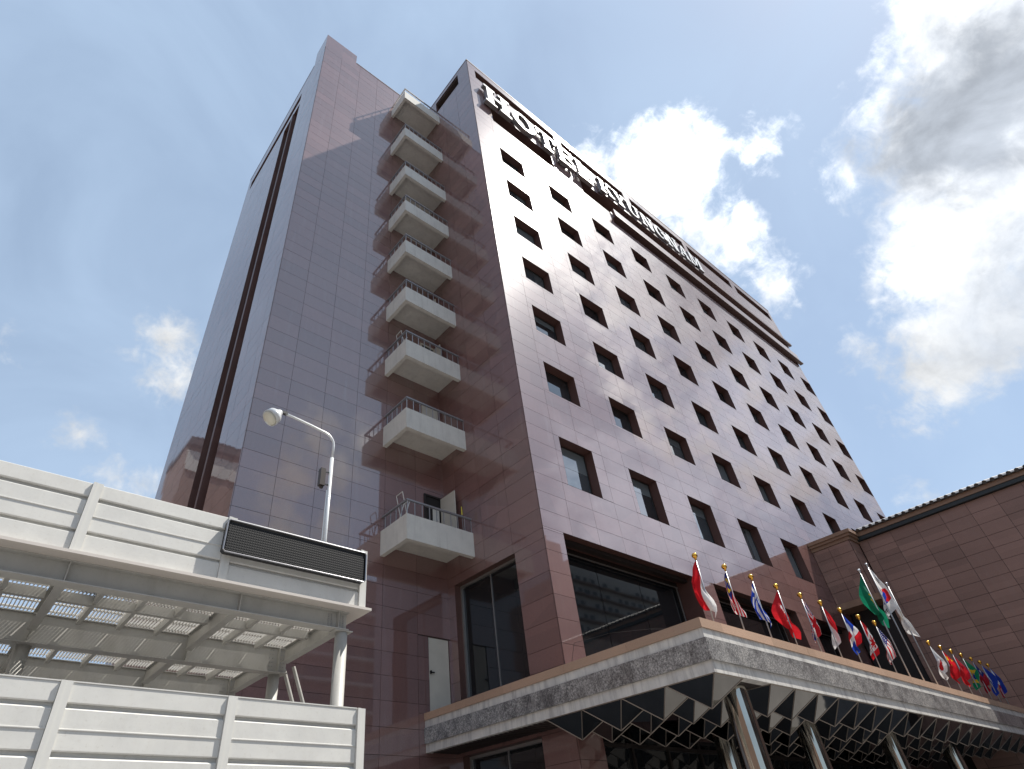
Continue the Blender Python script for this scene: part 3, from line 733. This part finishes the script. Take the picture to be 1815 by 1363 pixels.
if rest.f: build('wall_tiling', rest, m_lowtile, wing, kind='stuff')
bm_ = MB(); bm_.box((XP-0.05, 8.17, 9.68), (XM+0.3, YW-PT-0.004, 9.95)); build('bay_sill', bm_, m_fascia, wing)
bm_ = MB(); bm_.box((XP-0.04, 8.17, 12.47), (XM+0.0, YW-PT-0.004, 12.62)); bm_.box((XP-0.13, 8.08, 12.62), (XM-0.003, YW-PT-0.005, 12.74)); bm_.box((XP-0.2, 8.0, 12.74), (XM-0.006, YW-PT-0.006, 12.9)); build('bay_cornice', bm_, m_fascia, wing)
gt = MB(); gt.box((XM-0.16, -22, 12.575), (XM+0.02, 8.19, 12.74)); build('gutter', gt, m_gutter, wing)
fm = MB(); fm.box((XM-0.2, -22, 12.74), (XM+0.3, 8.0-0.003, 12.93)); build('fascia', fm, m_fascia, wing)
rf = MB(); rf.face([(XM-0.3, -22, 12.95), (XM+7, -22, 15.6), (XM+7, YW-0.06, 15.6), (XM-0.3, YW-0.06, 12.95)]); rf.face([(XM+7, -22, 15.6), (XM+14, -22, 12.95), (XM+14, YW-0.06, 12.95), (XM+7, YW-0.06, 15.6)])
roof = build('roof', rf, m_rooftile, wing)
rt_me = None
for i in range(58):
    y = 7.9 - i*0.29
    mb = MB(); pts = [(XM-0.34 + 7.3*k/5, y, 12.965 + 2.65*k/5) for k in range(6)]
    if i < 58: mb.tube(pts, 0.085, 8)
    if rt_me is None:
        o = build('roof_tile', mb, m_rooftile, roof, smooth=False); rt_me = o.data
        y_first = y
    else: inst('roof_tile', rt_me, roof, (XM, y - y_first, 0))
et = None
for i in range(58):
    y = 7.755 - i*0.29
    if et is None:
        mb = MB(); mb.box((XM-0.30, y-0.08, 12.935), (XM-0.2, y+0.08, 12.965)); et = build('eave_tile', mb, m_rooftile, roof).data; y_e = y
    else: inst('eave_tile', et, roof, (XM, y - y_e, 0))
wg = MB(); wg.face([(XM-0.1, YW-0.1, 5), (XM-0.1, 8.2, 5), (XM-0.1, 8.2, 9.68), (XM-0.1, YW-0.1, 9.68)]); build('dark_recess_sheet', wg, m_dark, wing)  # near-black sheet standing in for the shaded void under the bay

# ------------------------------------------------------------------ entrance canopy
XK, YK, XE = 10.377, 5.693, 31.45
can = empty('entrance_canopy', (XK, YK, 0), 'flat entrance canopy with stained stone edge and inverted mirror pyramids below', 'canopy')
def lband(name, zlo, zhi, out_, mat_, thick=0.2, split=None, yend=YT-PT-0.003):
    x, y = XK - out_, YK - out_
    if not split:
        mb = MB(); mb.extrude([(x, yend), (x, y), (XE, y), (XE, y+thick), (x+thick, y+thick), (x+thick, yend)], 2, zlo, zhi)
        build(name, mb, mat_, can); return
    n = max(1, round((XE - x) / split)); 
    for i in range(n):
        a = x + thick + (XE - x - thick)*i/n; b_ = x + thick + (XE - x - thick)*(i+1)/n
        mb = MB(); mb.box((a+0.003 if i else a, y + random.uniform(0, 0.003), zlo), (b_-0.003, y+thick, zhi)); build(name, mb, mat_, can)
    n = max(1, round((yend - y) / split))
    for i in range(n):
        a = y + (yend - y)*i/n; b_ = y + (yend - y)*(i+1)/n
        mb = MB(); mb.box((x + random.uniform(0, 0.003), a+0.003 if i else a, zlo), (x+thick-0.001, b_-0.003, zhi)); build(name, mb, mat_, can)
lband('coping_stone', 4.785, 4.955, 0.0, m_tan, 0.34, 1.85)
lband('upper_band', 4.61, 4.783, -0.03, m_band)
lband('fascia_stone', 4.235, 4.608, 0.0, m_stain, 0.2, 1.85)
lband('lower_band', 4.035, 4.233, -0.045, m_band)
sl = MB(); sl.box((XK+0.15, YK+0.15, 4.5), (XE, YW-PT-0.004, 4.7)); sl.box((XK+0.15, YW-PT-0.004, 4.5), (XC-PT-0.004, YT-PT-0.006, 4.7)); build('slab', sl, m_ceil, can)
sl = MB(); sl.box((XK+0.16, YK+0.16, 4.04), (XE, YW-PT-0.005, 4.06)); build('soffit', sl, m_ceil, can)
nslat = 26
for i in range(nslat):
    y = YW + 0.0 + i*(YT-YW-0.1)/nslat; mb = MB(); mb.box((XK+0.16, y+0.02, 4.03), (XC-PT-0.005, y+0.14, 4.06)); build('soffit_slat', mb, m_ceil, can)
PXP, PYP = 0.965, 1.04
pyr_me = trim_me = None
x0p, y0p = XK + 0.06, YK + 0.07
cols = [(1, 0), (6, 1), (11, 1), (5, 3), (16, 1)]
for i in range(21):
    for j in range(4):
        if (i, j) in cols: continue
        a, b_ = x0p + i*PXP, y0p + j*PYP; c_, d_ = a + PXP, b_ + PYP; zt_, za = 4.03, 3.595
        if pyr_me is None:
            mb = MB(); e = 0.012; ap = ((a+c_)/2, (b_+d_)/2, za); cs = [(a+e, b_+e, zt_), (c_-e, b_+e, zt_), (c_-e, d_-e, zt_), (a+e, d_-e, zt_)]
            for k in range(4): mb.face([cs[(k+1) % 4], cs[k], ap])
            o = build('mirror_pyramid', mb, m_mirror, can); pyr_me = o.data
            tm = MB()
            for k in range(4): tm.tube([cs[k], ap], 0.013, 5, False); tm.tube([cs[k], cs[(k+1) % 4]], 0.013, 5, False)
            t_ = build('edge_trim', tm, m_trim, o); trim_me = t_.data; a0, b0 = a, b_
        else:
            o = bpy.data.objects.new('mirror_pyramid', pyr_me); col.objects.link(o); o.parent = can; o.location = (a-a0, b_-b0, 0)
            t_ = bpy.data.objects.new('edge_trim', trim_me); col.objects.link(t_); t_.parent = o
for i, j in cols:
    x, y = x0p + (i+0.5)*PXP, y0p + (j+0.5)*PYP
    if y > 9: y = 9.0
    mb = MB(); mb.tube([(x, y, 0), (x, y, 4.035)], 0.235, 32, False); o = build('column', mb, m_chrome, can, smooth=True)
    mb = MB(); mb.tube([(x, y, 0), (x, y, 0.12)], 0.29, 32); build('base_ring', mb, m_alum, o)

# lightning wire along the canopy edge
lw = empty('earth_wire', (10.7, 8.4, 4.95), 'thin wire on a short rod above the left edge of the canopy', 'wire')
q = MB(); q.tube([(10.66, 9.15, 4.95), (10.72, 9.0, 5.42)], 0.005, 5); build('rod', q, m_frame, lw)
q = MB(); q.tube([(10.72, 9.0, 5.42), (10.75, 8.0, 5.36), (10.72, 7.0, 5.16), (10.66, 6.3, 4.95)], 0.0035, 5); build('line', q, m_frame, lw)

# ------------------------------------------------------------------ flags
Wt, Rd, Bl, Nv, Gr, Ye, Bk = (0.8, 0.8, 0.8), (0.62, 0.02, 0.03), (0.02, 0.06, 0.42), (0.02, 0.03, 0.2), (0.01, 0.26, 0.12), (0.75, 0.5, 0.04), (0.02, 0.02, 0.03)
def d_mono(u, v): return Rd if v < 0.5 else Wt
def d_malay(u, v):
    if u < 0.5 and v < 0.57:
        d = math.hypot((u-0.2)*1.6, v-0.28)
        if 0.14 < d < 0.22 and u < 0.3: return Ye
        if math.hypot((u-0.33)*1.6, v-0.28) < 0.11: return Ye
        return Nv
    return Rd if int(v*14) % 2 == 0 else Wt
def d_stripes(u, v):
    if u < 0.37 and v < 0.55: return Bl if not (abs(u-0.185) < 0.04 or abs(v-0.27) < 0.06) else Wt
    return Bl if int(v*9) % 2 == 0 else Wt
def star(u, v, cu, cv, r, n=5):
    du, dv = (u-cu)*1.5, v-cv; d = math.hypot(du, dv); a = math.atan2(du, -dv)
    return d < r * (0.45 + 0.55*abs(math.cos(a*n/2))**3)
def d_turk(u, v):
    if math.hypot((u-0.33)*1.5, v-0.5) < 0.25 and math.hypot((u-0.375)*1.5, v-0.5) > 0.2: return Wt
    return Wt if star(u, v, 0.55, 0.5, 0.16) else Rd
def d_uk(u, v):
    if abs(u-0.5) < 0.06 or abs(v-0.5) < 0.1: return Rd
    if abs(u-0.5) < 0.1 or abs(v-0.5) < 0.17: return Wt
    k = min(abs(u-v), abs(u-(1-v)))
    return Rd if k < 0.035 else Wt if k < 0.1 else Nv
def d_dom(u, v):
    if abs(u-0.5) < 0.08 or abs(v-0.5) < 0.12: return Wt
    return Bl if (u < 0.5) == (v < 0.5) else (0.7, 0.02, 0.03)
def d_can(u, v):
    if u < 0.25 or u > 0.75: return Rd
    return Rd if star(u, v, 0.5, 0.5, 0.3, 7) else Wt
def d_us(u, v):
    if u < 0.4 and v < 0.54:
        return Wt if (int(u*30) % 2 == 0 and int(v*18) % 2 == 0) else Nv
    return Rd if int(v*13) % 2 == 0 else Wt
def d_sprout(u, v):
    d = math.hypot((u-0.5)*1.5, v-0.5)
    if d < 0.3: return Gr if abs(u-0.5) < 0.05 or star(u, v, 0.5, 0.45, 0.16, 2) else Ye
    return (0.01, 0.2, 0.11)
def d_tae(u, v):
    du, dv = (u-0.5)*1.5, v-0.5; d = math.hypot(du, dv)
    if d < 0.25: return Rd if dv < 0.06*math.sin(du*12) else Bl
    for cu, cv in ((0.2, 0.2), (0.8, 0.2), (0.2, 0.8), (0.8, 0.8)):
        if abs(u-cu) < 0.07 and abs(v-cv) < 0.1 and int((v-cv+0.1)*26) % 2 == 0: return Bk
    return Wt
def d_gold(u, v): return (0.62, 0.4, 0.08) if math.hypot((u-0.45)*1.5, v-0.5) < 0.2 else Wt
def d_sun(u, v): return Rd if math.hypot((u-0.5)*1.5, v-0.5) < 0.28 else Wt
def d_china(u, v):
    if star(u, v, 0.17, 0.26, 0.15) or star(u, v, 0.36, 0.12, 0.06) or star(u, v, 0.38, 0.36, 0.06): return Ye
    return Rd
def d_red(u, v): return Rd if v > 0.08 else (0.5, 0.02, 0.05)
def d_brazil(u, v):
    k = abs(u-0.5)*1.15 + abs(v-0.5)*1.15
    if math.hypot((u-0.5)*1.5, v-0.5) < 0.2: return Bl
    return Ye if k < 0.5 else Gr
def d_taipei(u, v):
    if u < 0.5 and v < 0.5: return Wt if star(u, v, 0.25, 0.25, 0.16, 12) else Nv
    return (0.42, 0.02, 0.04)
def d_blue(u, v): return Wt if 0.36 < v < 0.62 else Bl
def d_phil(u, v):
    if u < 0.5*(1-abs(v-0.5)*2): return Wt
    return Bl if v < 0.5 else (0.55, 0.03, 0.06)
FLAGS = [(11.32, d_mono, 'red over white flag on gold topped pole nearest the canopy corner', 1.15),
 (12.44, d_malay, 'flag of red and white stripes with yellow crescent on blue, gold topped pole', 1),
 (13.54, d_stripes, 'flag of blue and white stripes on gold topped pole left of the red crescent flag', 1),
 (14.67, d_turk, 'red flag with white crescent and star on gold topped pole', 1.1),
 (15.84, d_uk, 'flag with red and white crosses on blue, gold topped pole', 1),
 (16.91, d_mono, 'narrow red over white flag right of the flag with crosses', 1),
 (18.03, d_dom, 'flag of blue and red quarters with white cross on gold topped pole', 1),
 (19.16, d_can, 'red and white flag with red leaf on gold topped pole', 1),
 (20.23, d_us, 'flag of stars on blue with red and white stripes on gold topped pole', 1),
 (21.19, d_sprout, 'green flag with yellow disc on the first tall silver topped pole', 1.6),
 (22.22, d_tae, 'white flag with black bars and red and blue disc on the tallest pole', 1.6),
 (23.29, d_gold, 'white flag with gold emblem on the tall silver topped pole at the right', 1.6),
 (24.35, d_sun, 'white flag with red disc right of the tall poles', 1),
 (25.40, d_china, 'red flag with yellow stars on gold topped pole', 1),
 (26.40, d_red, 'plain red flag between the starred red flag and the green one', 1),
 (27.40, d_brazil, 'green flag with yellow diamond on gold topped pole', 1),
 (28.43, d_taipei, 'dark red flag with dark blue corner on gold topped pole', 1),
 (29.39, d_blue, 'blue and white flag second from the right end of the row', 1),
 (30.30, d_phil, 'blue and red flag with white triangle at the right end of the row', 1)]
SIDE = [(-1, .21), (-1, .15), (-1, .14), (-1, .19), (1, .15), (1, .15), (1, .17), (1, .17), (1, .15), (-1, .14), (1, .15), (-1, .11), (1, .17), (1, .16), (1, .15), (1, .15), (1, .14), (1, .14), (1, .14)]
for k, (x, design, label, size) in enumerate(FLAGS):
    tall = size > 1.5
    ztop = {9: 8.13, 10: 8.55, 11: 8.12}.get(k, 6.38); zb = 4.7
    fp = empty('flagpole', (x, 5.95, zb), label, 'flag', 'flags along the canopy')
    tip = Vector((x, 5.885, ztop)); bot = Vector((x, 5.95, zb)); axis = (bot - tip).normalized()
    r0 = 0.024 if tall else 0.017
    q = MB(); q.tube([bot, tip], [r0, r0*0.8], 8); build('pole', q, m_rail, fp, smooth=True)
    q = MB(); q.ball(tip + Vector((0, 0, 0.045)), 0.052 if tall else 0.06); q.tube([tip - Vector((0, 0, 0.04)), tip], 0.026, 8); build('finial', q, m_silver if tall else m_gold, fp, smooth=True)
    # limp cloth: the fly end drops along the pole and gathers in soft folds
    rnd = random.Random(40 + k)
    H_, L_ = 0.56*size, 0.98*size; top = tip + axis*0.06
    nu, nv = 44, 32
    sgn, wid = SIDE[k]
    ph = rnd.uniform(0, 6.28); freq = rnd.uniform(0.8, 1.25)
    a_ = rnd.uniform(-0.35, 0.35)
    sd_ = Vector((sgn*0.783, -sgn*0.619 + a_*0.3, 0)).normalized(); nrm = Vector((-sd_.y, sd_.x, 0))
    W_ = wid*size*1.28
    grid = []
    for i in range(nu + 1):
        u = i / nu; row = []
        for j in range(nv + 1):
            v = j / nv
            hp = top + axis*(v*H_)
            drop = L_*u*(0.78 - 0.30*v)
            env = min(1.0, (u*1.9)**0.8) * (1 - 0.45*max(0, u-0.72)/0.28)
            side = W_*env*(1.0 - 1.45*v) + 0.035*size*math.sin(6.283*(freq*v + 0.5*u) + ph)*min(1, u*3)
            dep = 0.06*size*math.sin(6.283*freq*(1.3*v - 0.35*u) + ph*1.3)*min(1, u*2.5) + 0.018*size*math.sin(6.283*(2.6*v + u) + ph*2)*min(1, u*3)
            row.append(hp + Vector((0, 0, -drop)) + sd_*side + nrm*dep)
        grid.append(row)
    q = MB()
    for i in range(nu):
        for j in range(nv):
            q.face([grid[i][j], grid[i+1][j], grid[i+1][j+1], grid[i][j+1]], design((i+0.5)/nu, (j+0.5)/nv))
    o = build('flag', q, m_flag, fp)
    import bmesh
    bm2 = bmesh.new(); bm2.from_mesh(o.data); bmesh.ops.remove_doubles(bm2, verts=bm2.verts, dist=1e-5); bm2.to_mesh(o.data); bm2.free()
    for p_ in o.data.polygons: p_.use_smooth = True

# ------------------------------------------------------------------ white barriers
YF = 8.0
def board(mb, x0, x1, z0, z1, bead):
    f = YF; pr = [(f+0.045, z1), (f+0.004, z1), (f, z1-0.006), (f, z0+0.012), (f+0.012, z0), (f+0.045, z0)]
    if bead:
        zc = (z0+z1)/2; pr = [(f+0.045, z1), (f+0.02, z1), (f+0.0, z1-0.016), (f, zc+0.008), (f-0.007, zc+0.004), (f-0.007, zc-0.006), (f+0.004, zc-0.008), (f+0.002, z0+0.012), (f+0.012, z0), (f+0.045, z0)]
    mb.extrude(list(reversed(pr)), 0, x0, x1); return mb
def barrier(parent, posts, rows, ztop, zbot):
    for k, px in enumerate(posts):
        mb = MB(); w_ = 0.06
        mb.box((px-w_, YF-0.035, zbot), (px-0.012, YF+0.08, ztop+0.008)); mb.box((px-0.012, YF-0.028, zbot), (px+w_, YF+0.08, ztop+0.006)); build('post', mb, m_post, parent)
    for a, b_ in zip(posts, posts[1:]):
        for z0, z1, bead in rows:
            mb = MB(); board(mb, a+0.063, b_-0.063, z0, z1, bead); build('board', mb, m_white, parent)
        mb = MB(); mb.box((a+0.061, YF+0.05, zbot), (b_-0.061, YF+0.07, ztop-0.01)); build('backing_sheet', mb, m_white, parent)
low = empty('lower_barrier', (1.0, YF, 0), 'white panel fence across the bottom left with smooth grooved boards', 'fence', )
rows = [(3.25, 3.455, False)]; z = 3.207
while z > 0.3: rows.append((z-0.405, z, True)); z -= 0.452
barrier(low, [-4.47, -2.64, -0.8, 1.04, 2.875, 4.715], rows, 3.455, 0.0)
cpm = MB(); cpm.box((-4.4, YF-0.008, 3.455), (4.65, YF+0.06, 3.468)); build('cap_strip', cpm, m_white, low)
upb = empty('upper_barrier', (0.65, YF, 4.84), 'white grooved panel parapet along the raised steel deck', 'fence')
rows = [(5.6, 5.79, False), (5.145, 5.555, True), (4.865, 5.10, False)]
barrier(upb, [-3.0, -1.15, 0.655, 2.445, 4.645], rows, 5.79, 4.862)

# ------------------------------------------------------------------ raised steel deck behind the barriers
deck = empty('steel_deck', (4.5, 8.3, 0), 'raised pale grey steel deck with slotted floor plates behind the white fences', 'platform')
ZU, ZG = 4.82, 4.55
mb = MB(); mb.box((-6, YF-0.075, ZU+0.001), (4.79, 8.34, ZU+0.038)); build('edge_plate', mb, m_plate, deck)
mb = MB(); mb.box((4.50, 8.345, ZU+0.002), (4.785, 13.2, ZU+0.03)); build('end_plate', mb, m_plate, deck)
YG1, YG2, YG3 = 8.24, 10.28, 12.5
def girder(y, h, name='girder'):
    q = MB(); q.ibeam((-6, y, ZU), (4.53, y, ZU), h, 0.20, 0.014, 0.20 if h < 0.3 else 0.09); o = build(name, q, m_steel, deck)
    for x in (0.68, 2.82, 4.36):
        s_ = MB(); s_.box((x-0.006, y-0.095, ZU-h+0.015), (x+0.006, y-0.008, ZU-0.015)); s_.box((x-0.006, y+0.008, ZU-h+0.015), (x+0.006, y+0.095, ZU-0.015)); build('stiffener', s_, m_steel, o)
    if name == 'girder':
        bt = MB()
        for x in (4.22, 4.27, 4.42, 4.47):
            for i in range(6):
                zz = ZU-0.05-i*(h-0.1)/5; bt.tube([(x, y-0.020, zz), (x, y-0.007, zz)], 0.010, 6)
        build('bolt', bt, m_rail, o, kind='stuff')
girder(YG1, 0.27); girder(YG2, 0.42); girder(YG3, 0.42)
for x in (-3.6, -1.45, 0.68, 2.82):
    for ya, yb in ((YG1, YG2), (YG2, YG3)):
        q = MB(); q.ibeam((x, ya+0.104, ZU-0.015), (x, yb-0.104, ZU-0.015), 0.245, 0.11, 0.012); build('cross_beam', q, m_steel, deck)
for ya, yb in ((YG1, YG2), (YG2, YG3)):
    q = MB(); q.ibeam((4.45, ya+0.104, ZU-0.016), (4.45, yb-0.104, ZU-0.016), 0.247, 0.13, 0.012); build('end_beam', q, m_steel, deck)
xs = [-3.6, -1.45, 0.68, 2.82, 4.45]
gm = {}
for ya, yb in ((YG1, YG2), (YG2, YG3)):
    ym = (ya+yb)/2
    for a, b_ in zip(xs, xs[1:]):
        q = MB(); q.box((a+0.06, ym-0.04, ZU-0.13), (b_-0.06, ym+0.04, ZU-0.001)); build('purlin', q, m_steel, deck)
        n = 4 if b_-a > 1.8 else 3
        for i in range(n):
            u0 = a + (b_-a)*i/n; u1 = a + (b_-a)*(i+1)/n
            if i:
                for p0, p1 in ((ya+0.11, ym-0.045), (ym+0.045, yb-0.11)):
                    q = MB(); q.box((u0-0.028, p0, ZU-0.11), (u0+0.028, p1, ZU-0.001)); build('joist', q, m_steel, deck)
            for p0, p1 in ((ya+0.005, ym-0.002), (ym+0.002, yb-0.005)):
                q = MB(); zt_ = ZU+0.06
                # slotted floor plate: bars with open slots, solid strips between the slot rows
                L0, L1 = p0, p1; nb = max(6, int((u1-u0-0.05)/0.046))
                nrow = 3; rl = (L1-L0)/nrow
                for r_ in range(nrow):
                    s0, s1 = L0 + r_*rl, L0 + (r_+1)*rl
                    q.box((u0+0.02, s0, zt_-0.012), (u1-0.02, s0+0.03, zt_)); q.box((u0+0.02, s1-0.03, zt_-0.012), (u1-0.02, s1, zt_))
                    for c_ in range(nb+1):
                        xx = u0+0.03+(u1-u0-0.06)*c_/nb
                        q.box((xx-0.006, s0+0.03, zt_-0.05), (xx+0.006, s1-0.03, zt_-0.001))
                build('floor_grating', q, m_grate, deck)
for x, y in ((4.47, 8.26), (4.36, 10.34), (0.68, 10.34), (0.68, 12.5), (-3.6, 10.34), (4.4, 12.5)):
    top_ = ZU-0.285 if y < 9 else ZU-0.43
    q = MB(); q.tube([(x, y, 0), (x, y, top_)], 0.095, 20); o = build('column', q, m_steel, deck, smooth=False)
    for p_ in o.data.polygons: p_.use_smooth = len(p_.vertices) == 4
    q = MB(); q.box((x-0.16, y-0.11, top_), (x+0.14, y+0.12, top_+0.013)); build('head_plate', q, m_steel, o)
for dx in (0.0, 0.2):
    q = MB(); q.tube([(4.55+dx, 10.45, 4.6), (5.25+dx, 10.45, 3.0)], 0.032, 10); build('brace_pipe', q, m_steel, deck)

# LED board fixed to the upper barrier
led = empty('led_board', (2.4, 7.87, 5.2), 'long black dot matrix display board in silver edged frame on the white parapet', 'display board')
xa, xb, za, zb_ = 2.345, 4.615, 5.215, 5.695; ya, yb = 7.855, 7.962
q = MB(); q.box((xa+0.03, ya+0.012, za+0.03), (xb-0.03, yb, zb_-0.03)); build('case', q, m_black, led)
q = MB(); q.box((xa+0.03, ya+0.010, za+0.03), (xb-0.03, ya+0.0118, zb_-0.03)); build('dot_screen', q, m_led, led)
fr_m = simple('frame_edge_metal', (0.34, 0.34, 0.36), 0.3, 0.7)
c4 = [(xa+0.03, za), (xb-0.03, za), (xb, za+0.03), (xb, zb_-0.03), (xb-0.03, zb_), (xa+0.03, zb_), (xa, zb_-0.03), (xa, za+0.03)]
q = MB(); q.tube([(x, ya, z_) for x, z_ in c4] + [(c4[0][0], ya, c4[0][1]), (c4[1][0], ya, c4[1][1])], 0.011, 6, False); build('frame', q, fr_m, led)
q = MB(); n = len(c4)
for k in range(n):
    (x0_, z0_), (x1_, z1_) = c4[k], c4[(k+1) % n]; q.face([(x0_, ya, z0_), (x1_, ya, z1_), (x1_, yb, z1_), (x0_, yb, z0_)])
build('case_side', q, m_black, led)

# street lamp standing behind the parapet
lamp = empty('street_lamp', (4.075, 8.3, 4.86), 'white arched street lamp with cone head behind the display board', 'street lamp')
q = MB(); q.tube([(4.075, 8.3, 4.86), (4.075, 8.3, 7.58)], 0.034, 14); build('pole', q, m_lamp, lamp, smooth=True)
pts = [(4.085, 8.3, 7.56), (4.085, 8.3, 7.86)]
for i in range(1, 9):
    t_ = i/8*math.radians(78); pts.append((4.085 - 0.22*(1-math.cos(t_)), 8.3, 7.86 + 0.22*math.sin(t_)))
pts += [(3.6, 8.3, 8.125), (3.25, 8.3, 8.165), (3.0, 8.3, 8.19)]
q = MB(); q.tube(pts, 0.0215, 12); build('arm', q, m_lamp, lamp, smooth=True)
hd = Vector((-0.62, -0.05, -0.78)).normalized(); h0 = Vector((3.0, 8.3, 8.19))
q = MB(); q.tube([h0, h0+hd*0.03, h0+hd*0.08, h0+hd*0.10, h0+hd*0.17, h0+hd*0.30], [0.035, 0.06, 0.065, 0.09, 0.145, 0.155], 20, True); build('lamp_shade', q, m_lamp, lamp, smooth=True)
q = MB(); q.tube([h0+hd*0.3005, h0+hd*0.33, h0+hd*0.345], [0.148, 0.12, 0.03], 20, True); build('lamp_lens', q, simple('cloudy_lens', (0.55, 0.53, 0.45), 0.2), lamp, smooth=True)
q = MB(); q.box((3.02, 8.27, 8.16), (3.12, 8.33, 8.21)); build('neck_joint', q, m_black, lamp)
q = MB(); q.box((3.87, 8.26, 6.96), (3.965, 8.36, 7.3)); q.box((3.90, 8.285, 6.92), (3.95, 8.335, 6.96)); build('control_box', q, m_brownbox, lamp)
for zz in (7.0, 7.25):
    q = MB(); q.box((3.965, 8.29, zz), (4.05, 8.31, zz+0.02)); build('bracket', q, m_black, lamp)
q = MB(); q.tube([(4.02, 8.3, 4.86), (4.03, 8.3, 6.9)], 0.010, 6); build('conduit', q, m_lamp, lamp)

# ------------------------------------------------------------------ blocks across the street, seen only in the polished stone and glass, plus an added shade block
def block(name, x0, x1, y0, y1, h, m_, label, nx, nz, side):
    b_ = empty(name, ((x0+x1)/2, (y0+y1)/2, 0), label, 'building')
    q = MB(); q.box((x0, y0, 0), (x1, y1, h)); q.box((x0+2, y0+2, h), (x1-2, y1-2, h+2.5)); build('wall', q, m_, b_)
    q = MB(); y = y1+0.02 if side > 0 else y0-0.02; rb = random.Random(nx)
    sl_ = MB()
    for j in range(nz): sl_.box((x0+1, y, 2+(h-3)*(j+0.12)/nz), (x0+(x1-x0)*0.62, y+1.1, 2+(h-3)*(j+0.24)/nz))
    build('balcony_slab', sl_, m_apt if m_ is not m_apt else m_brownb, b_, kind='stuff')
    for i in range(nx):
        for j in range(nz):
            a = x0 + (x1-x0)*(i+0.18)/nx; c_ = x0 + (x1-x0)*(i+0.82)/nx; lo = 2 + (h-3)*(j+0.25)/nz; hi = 2 + (h-3)*(j+0.78)/nz
            if rb.random() < 0.14: continue
            e_ = rb.uniform(-0.12, 0.12)*(c_-a); lo += rb.uniform(0, 0.3)*(hi-lo)
            q.face([(a+e_, y, lo), (c_-abs(e_), y, lo), (c_-abs(e_), y, hi), (a+e_, y, hi)])
    build('window_band', q, m_aptw, b_, kind='stuff')
    return b_
block('apartment_block', 99, 150, -80, -60, 53, m_apt, 'pale apartment tower mirrored in the big lounge window', 22, 18, 1)
block('office_block', 72, 96, -78, -60, 57, m_brownb, 'brown block across the street mirrored in the corner pier', 10, 16, 1)
block('slab_block', 8, 66, -58, -42, 33, m_brownb, 'brown slab block across the street behind the viewer', 14, 10, 1)
block('shade_block', -62, -44, -40, 75, 34, m_brownb, 'unseen long brown block added left of the viewer to shade the left-facing walls', 5, 9, 1)  # unseen, added to cut the sky light on left-facing walls
bb = empty('brown_tower', (-32, 106, 0), 'brown tower with a pale band mirrored low in the left granite face', 'building')
q = MB(); q.box((-60, 100, 0), (-11.5, 112, 66)); build('wall', q, m_brownb, bb)
q = MB(); q.box((-33, 99.6, 61), (-11.7, 99.95, 65)); build('pale_band', q, m_apt, bb)
q = MB(); q.box((-61, 98.8, 66), (-11.3, 112, 67.6))
for i in range(56): q.tube([(-60.8+i*0.88, 98.7, 67.4), (-60.8+i*0.88, 104, 69)], 0.4, 6)
build('tiled_eave', q, m_rooftile, bb)
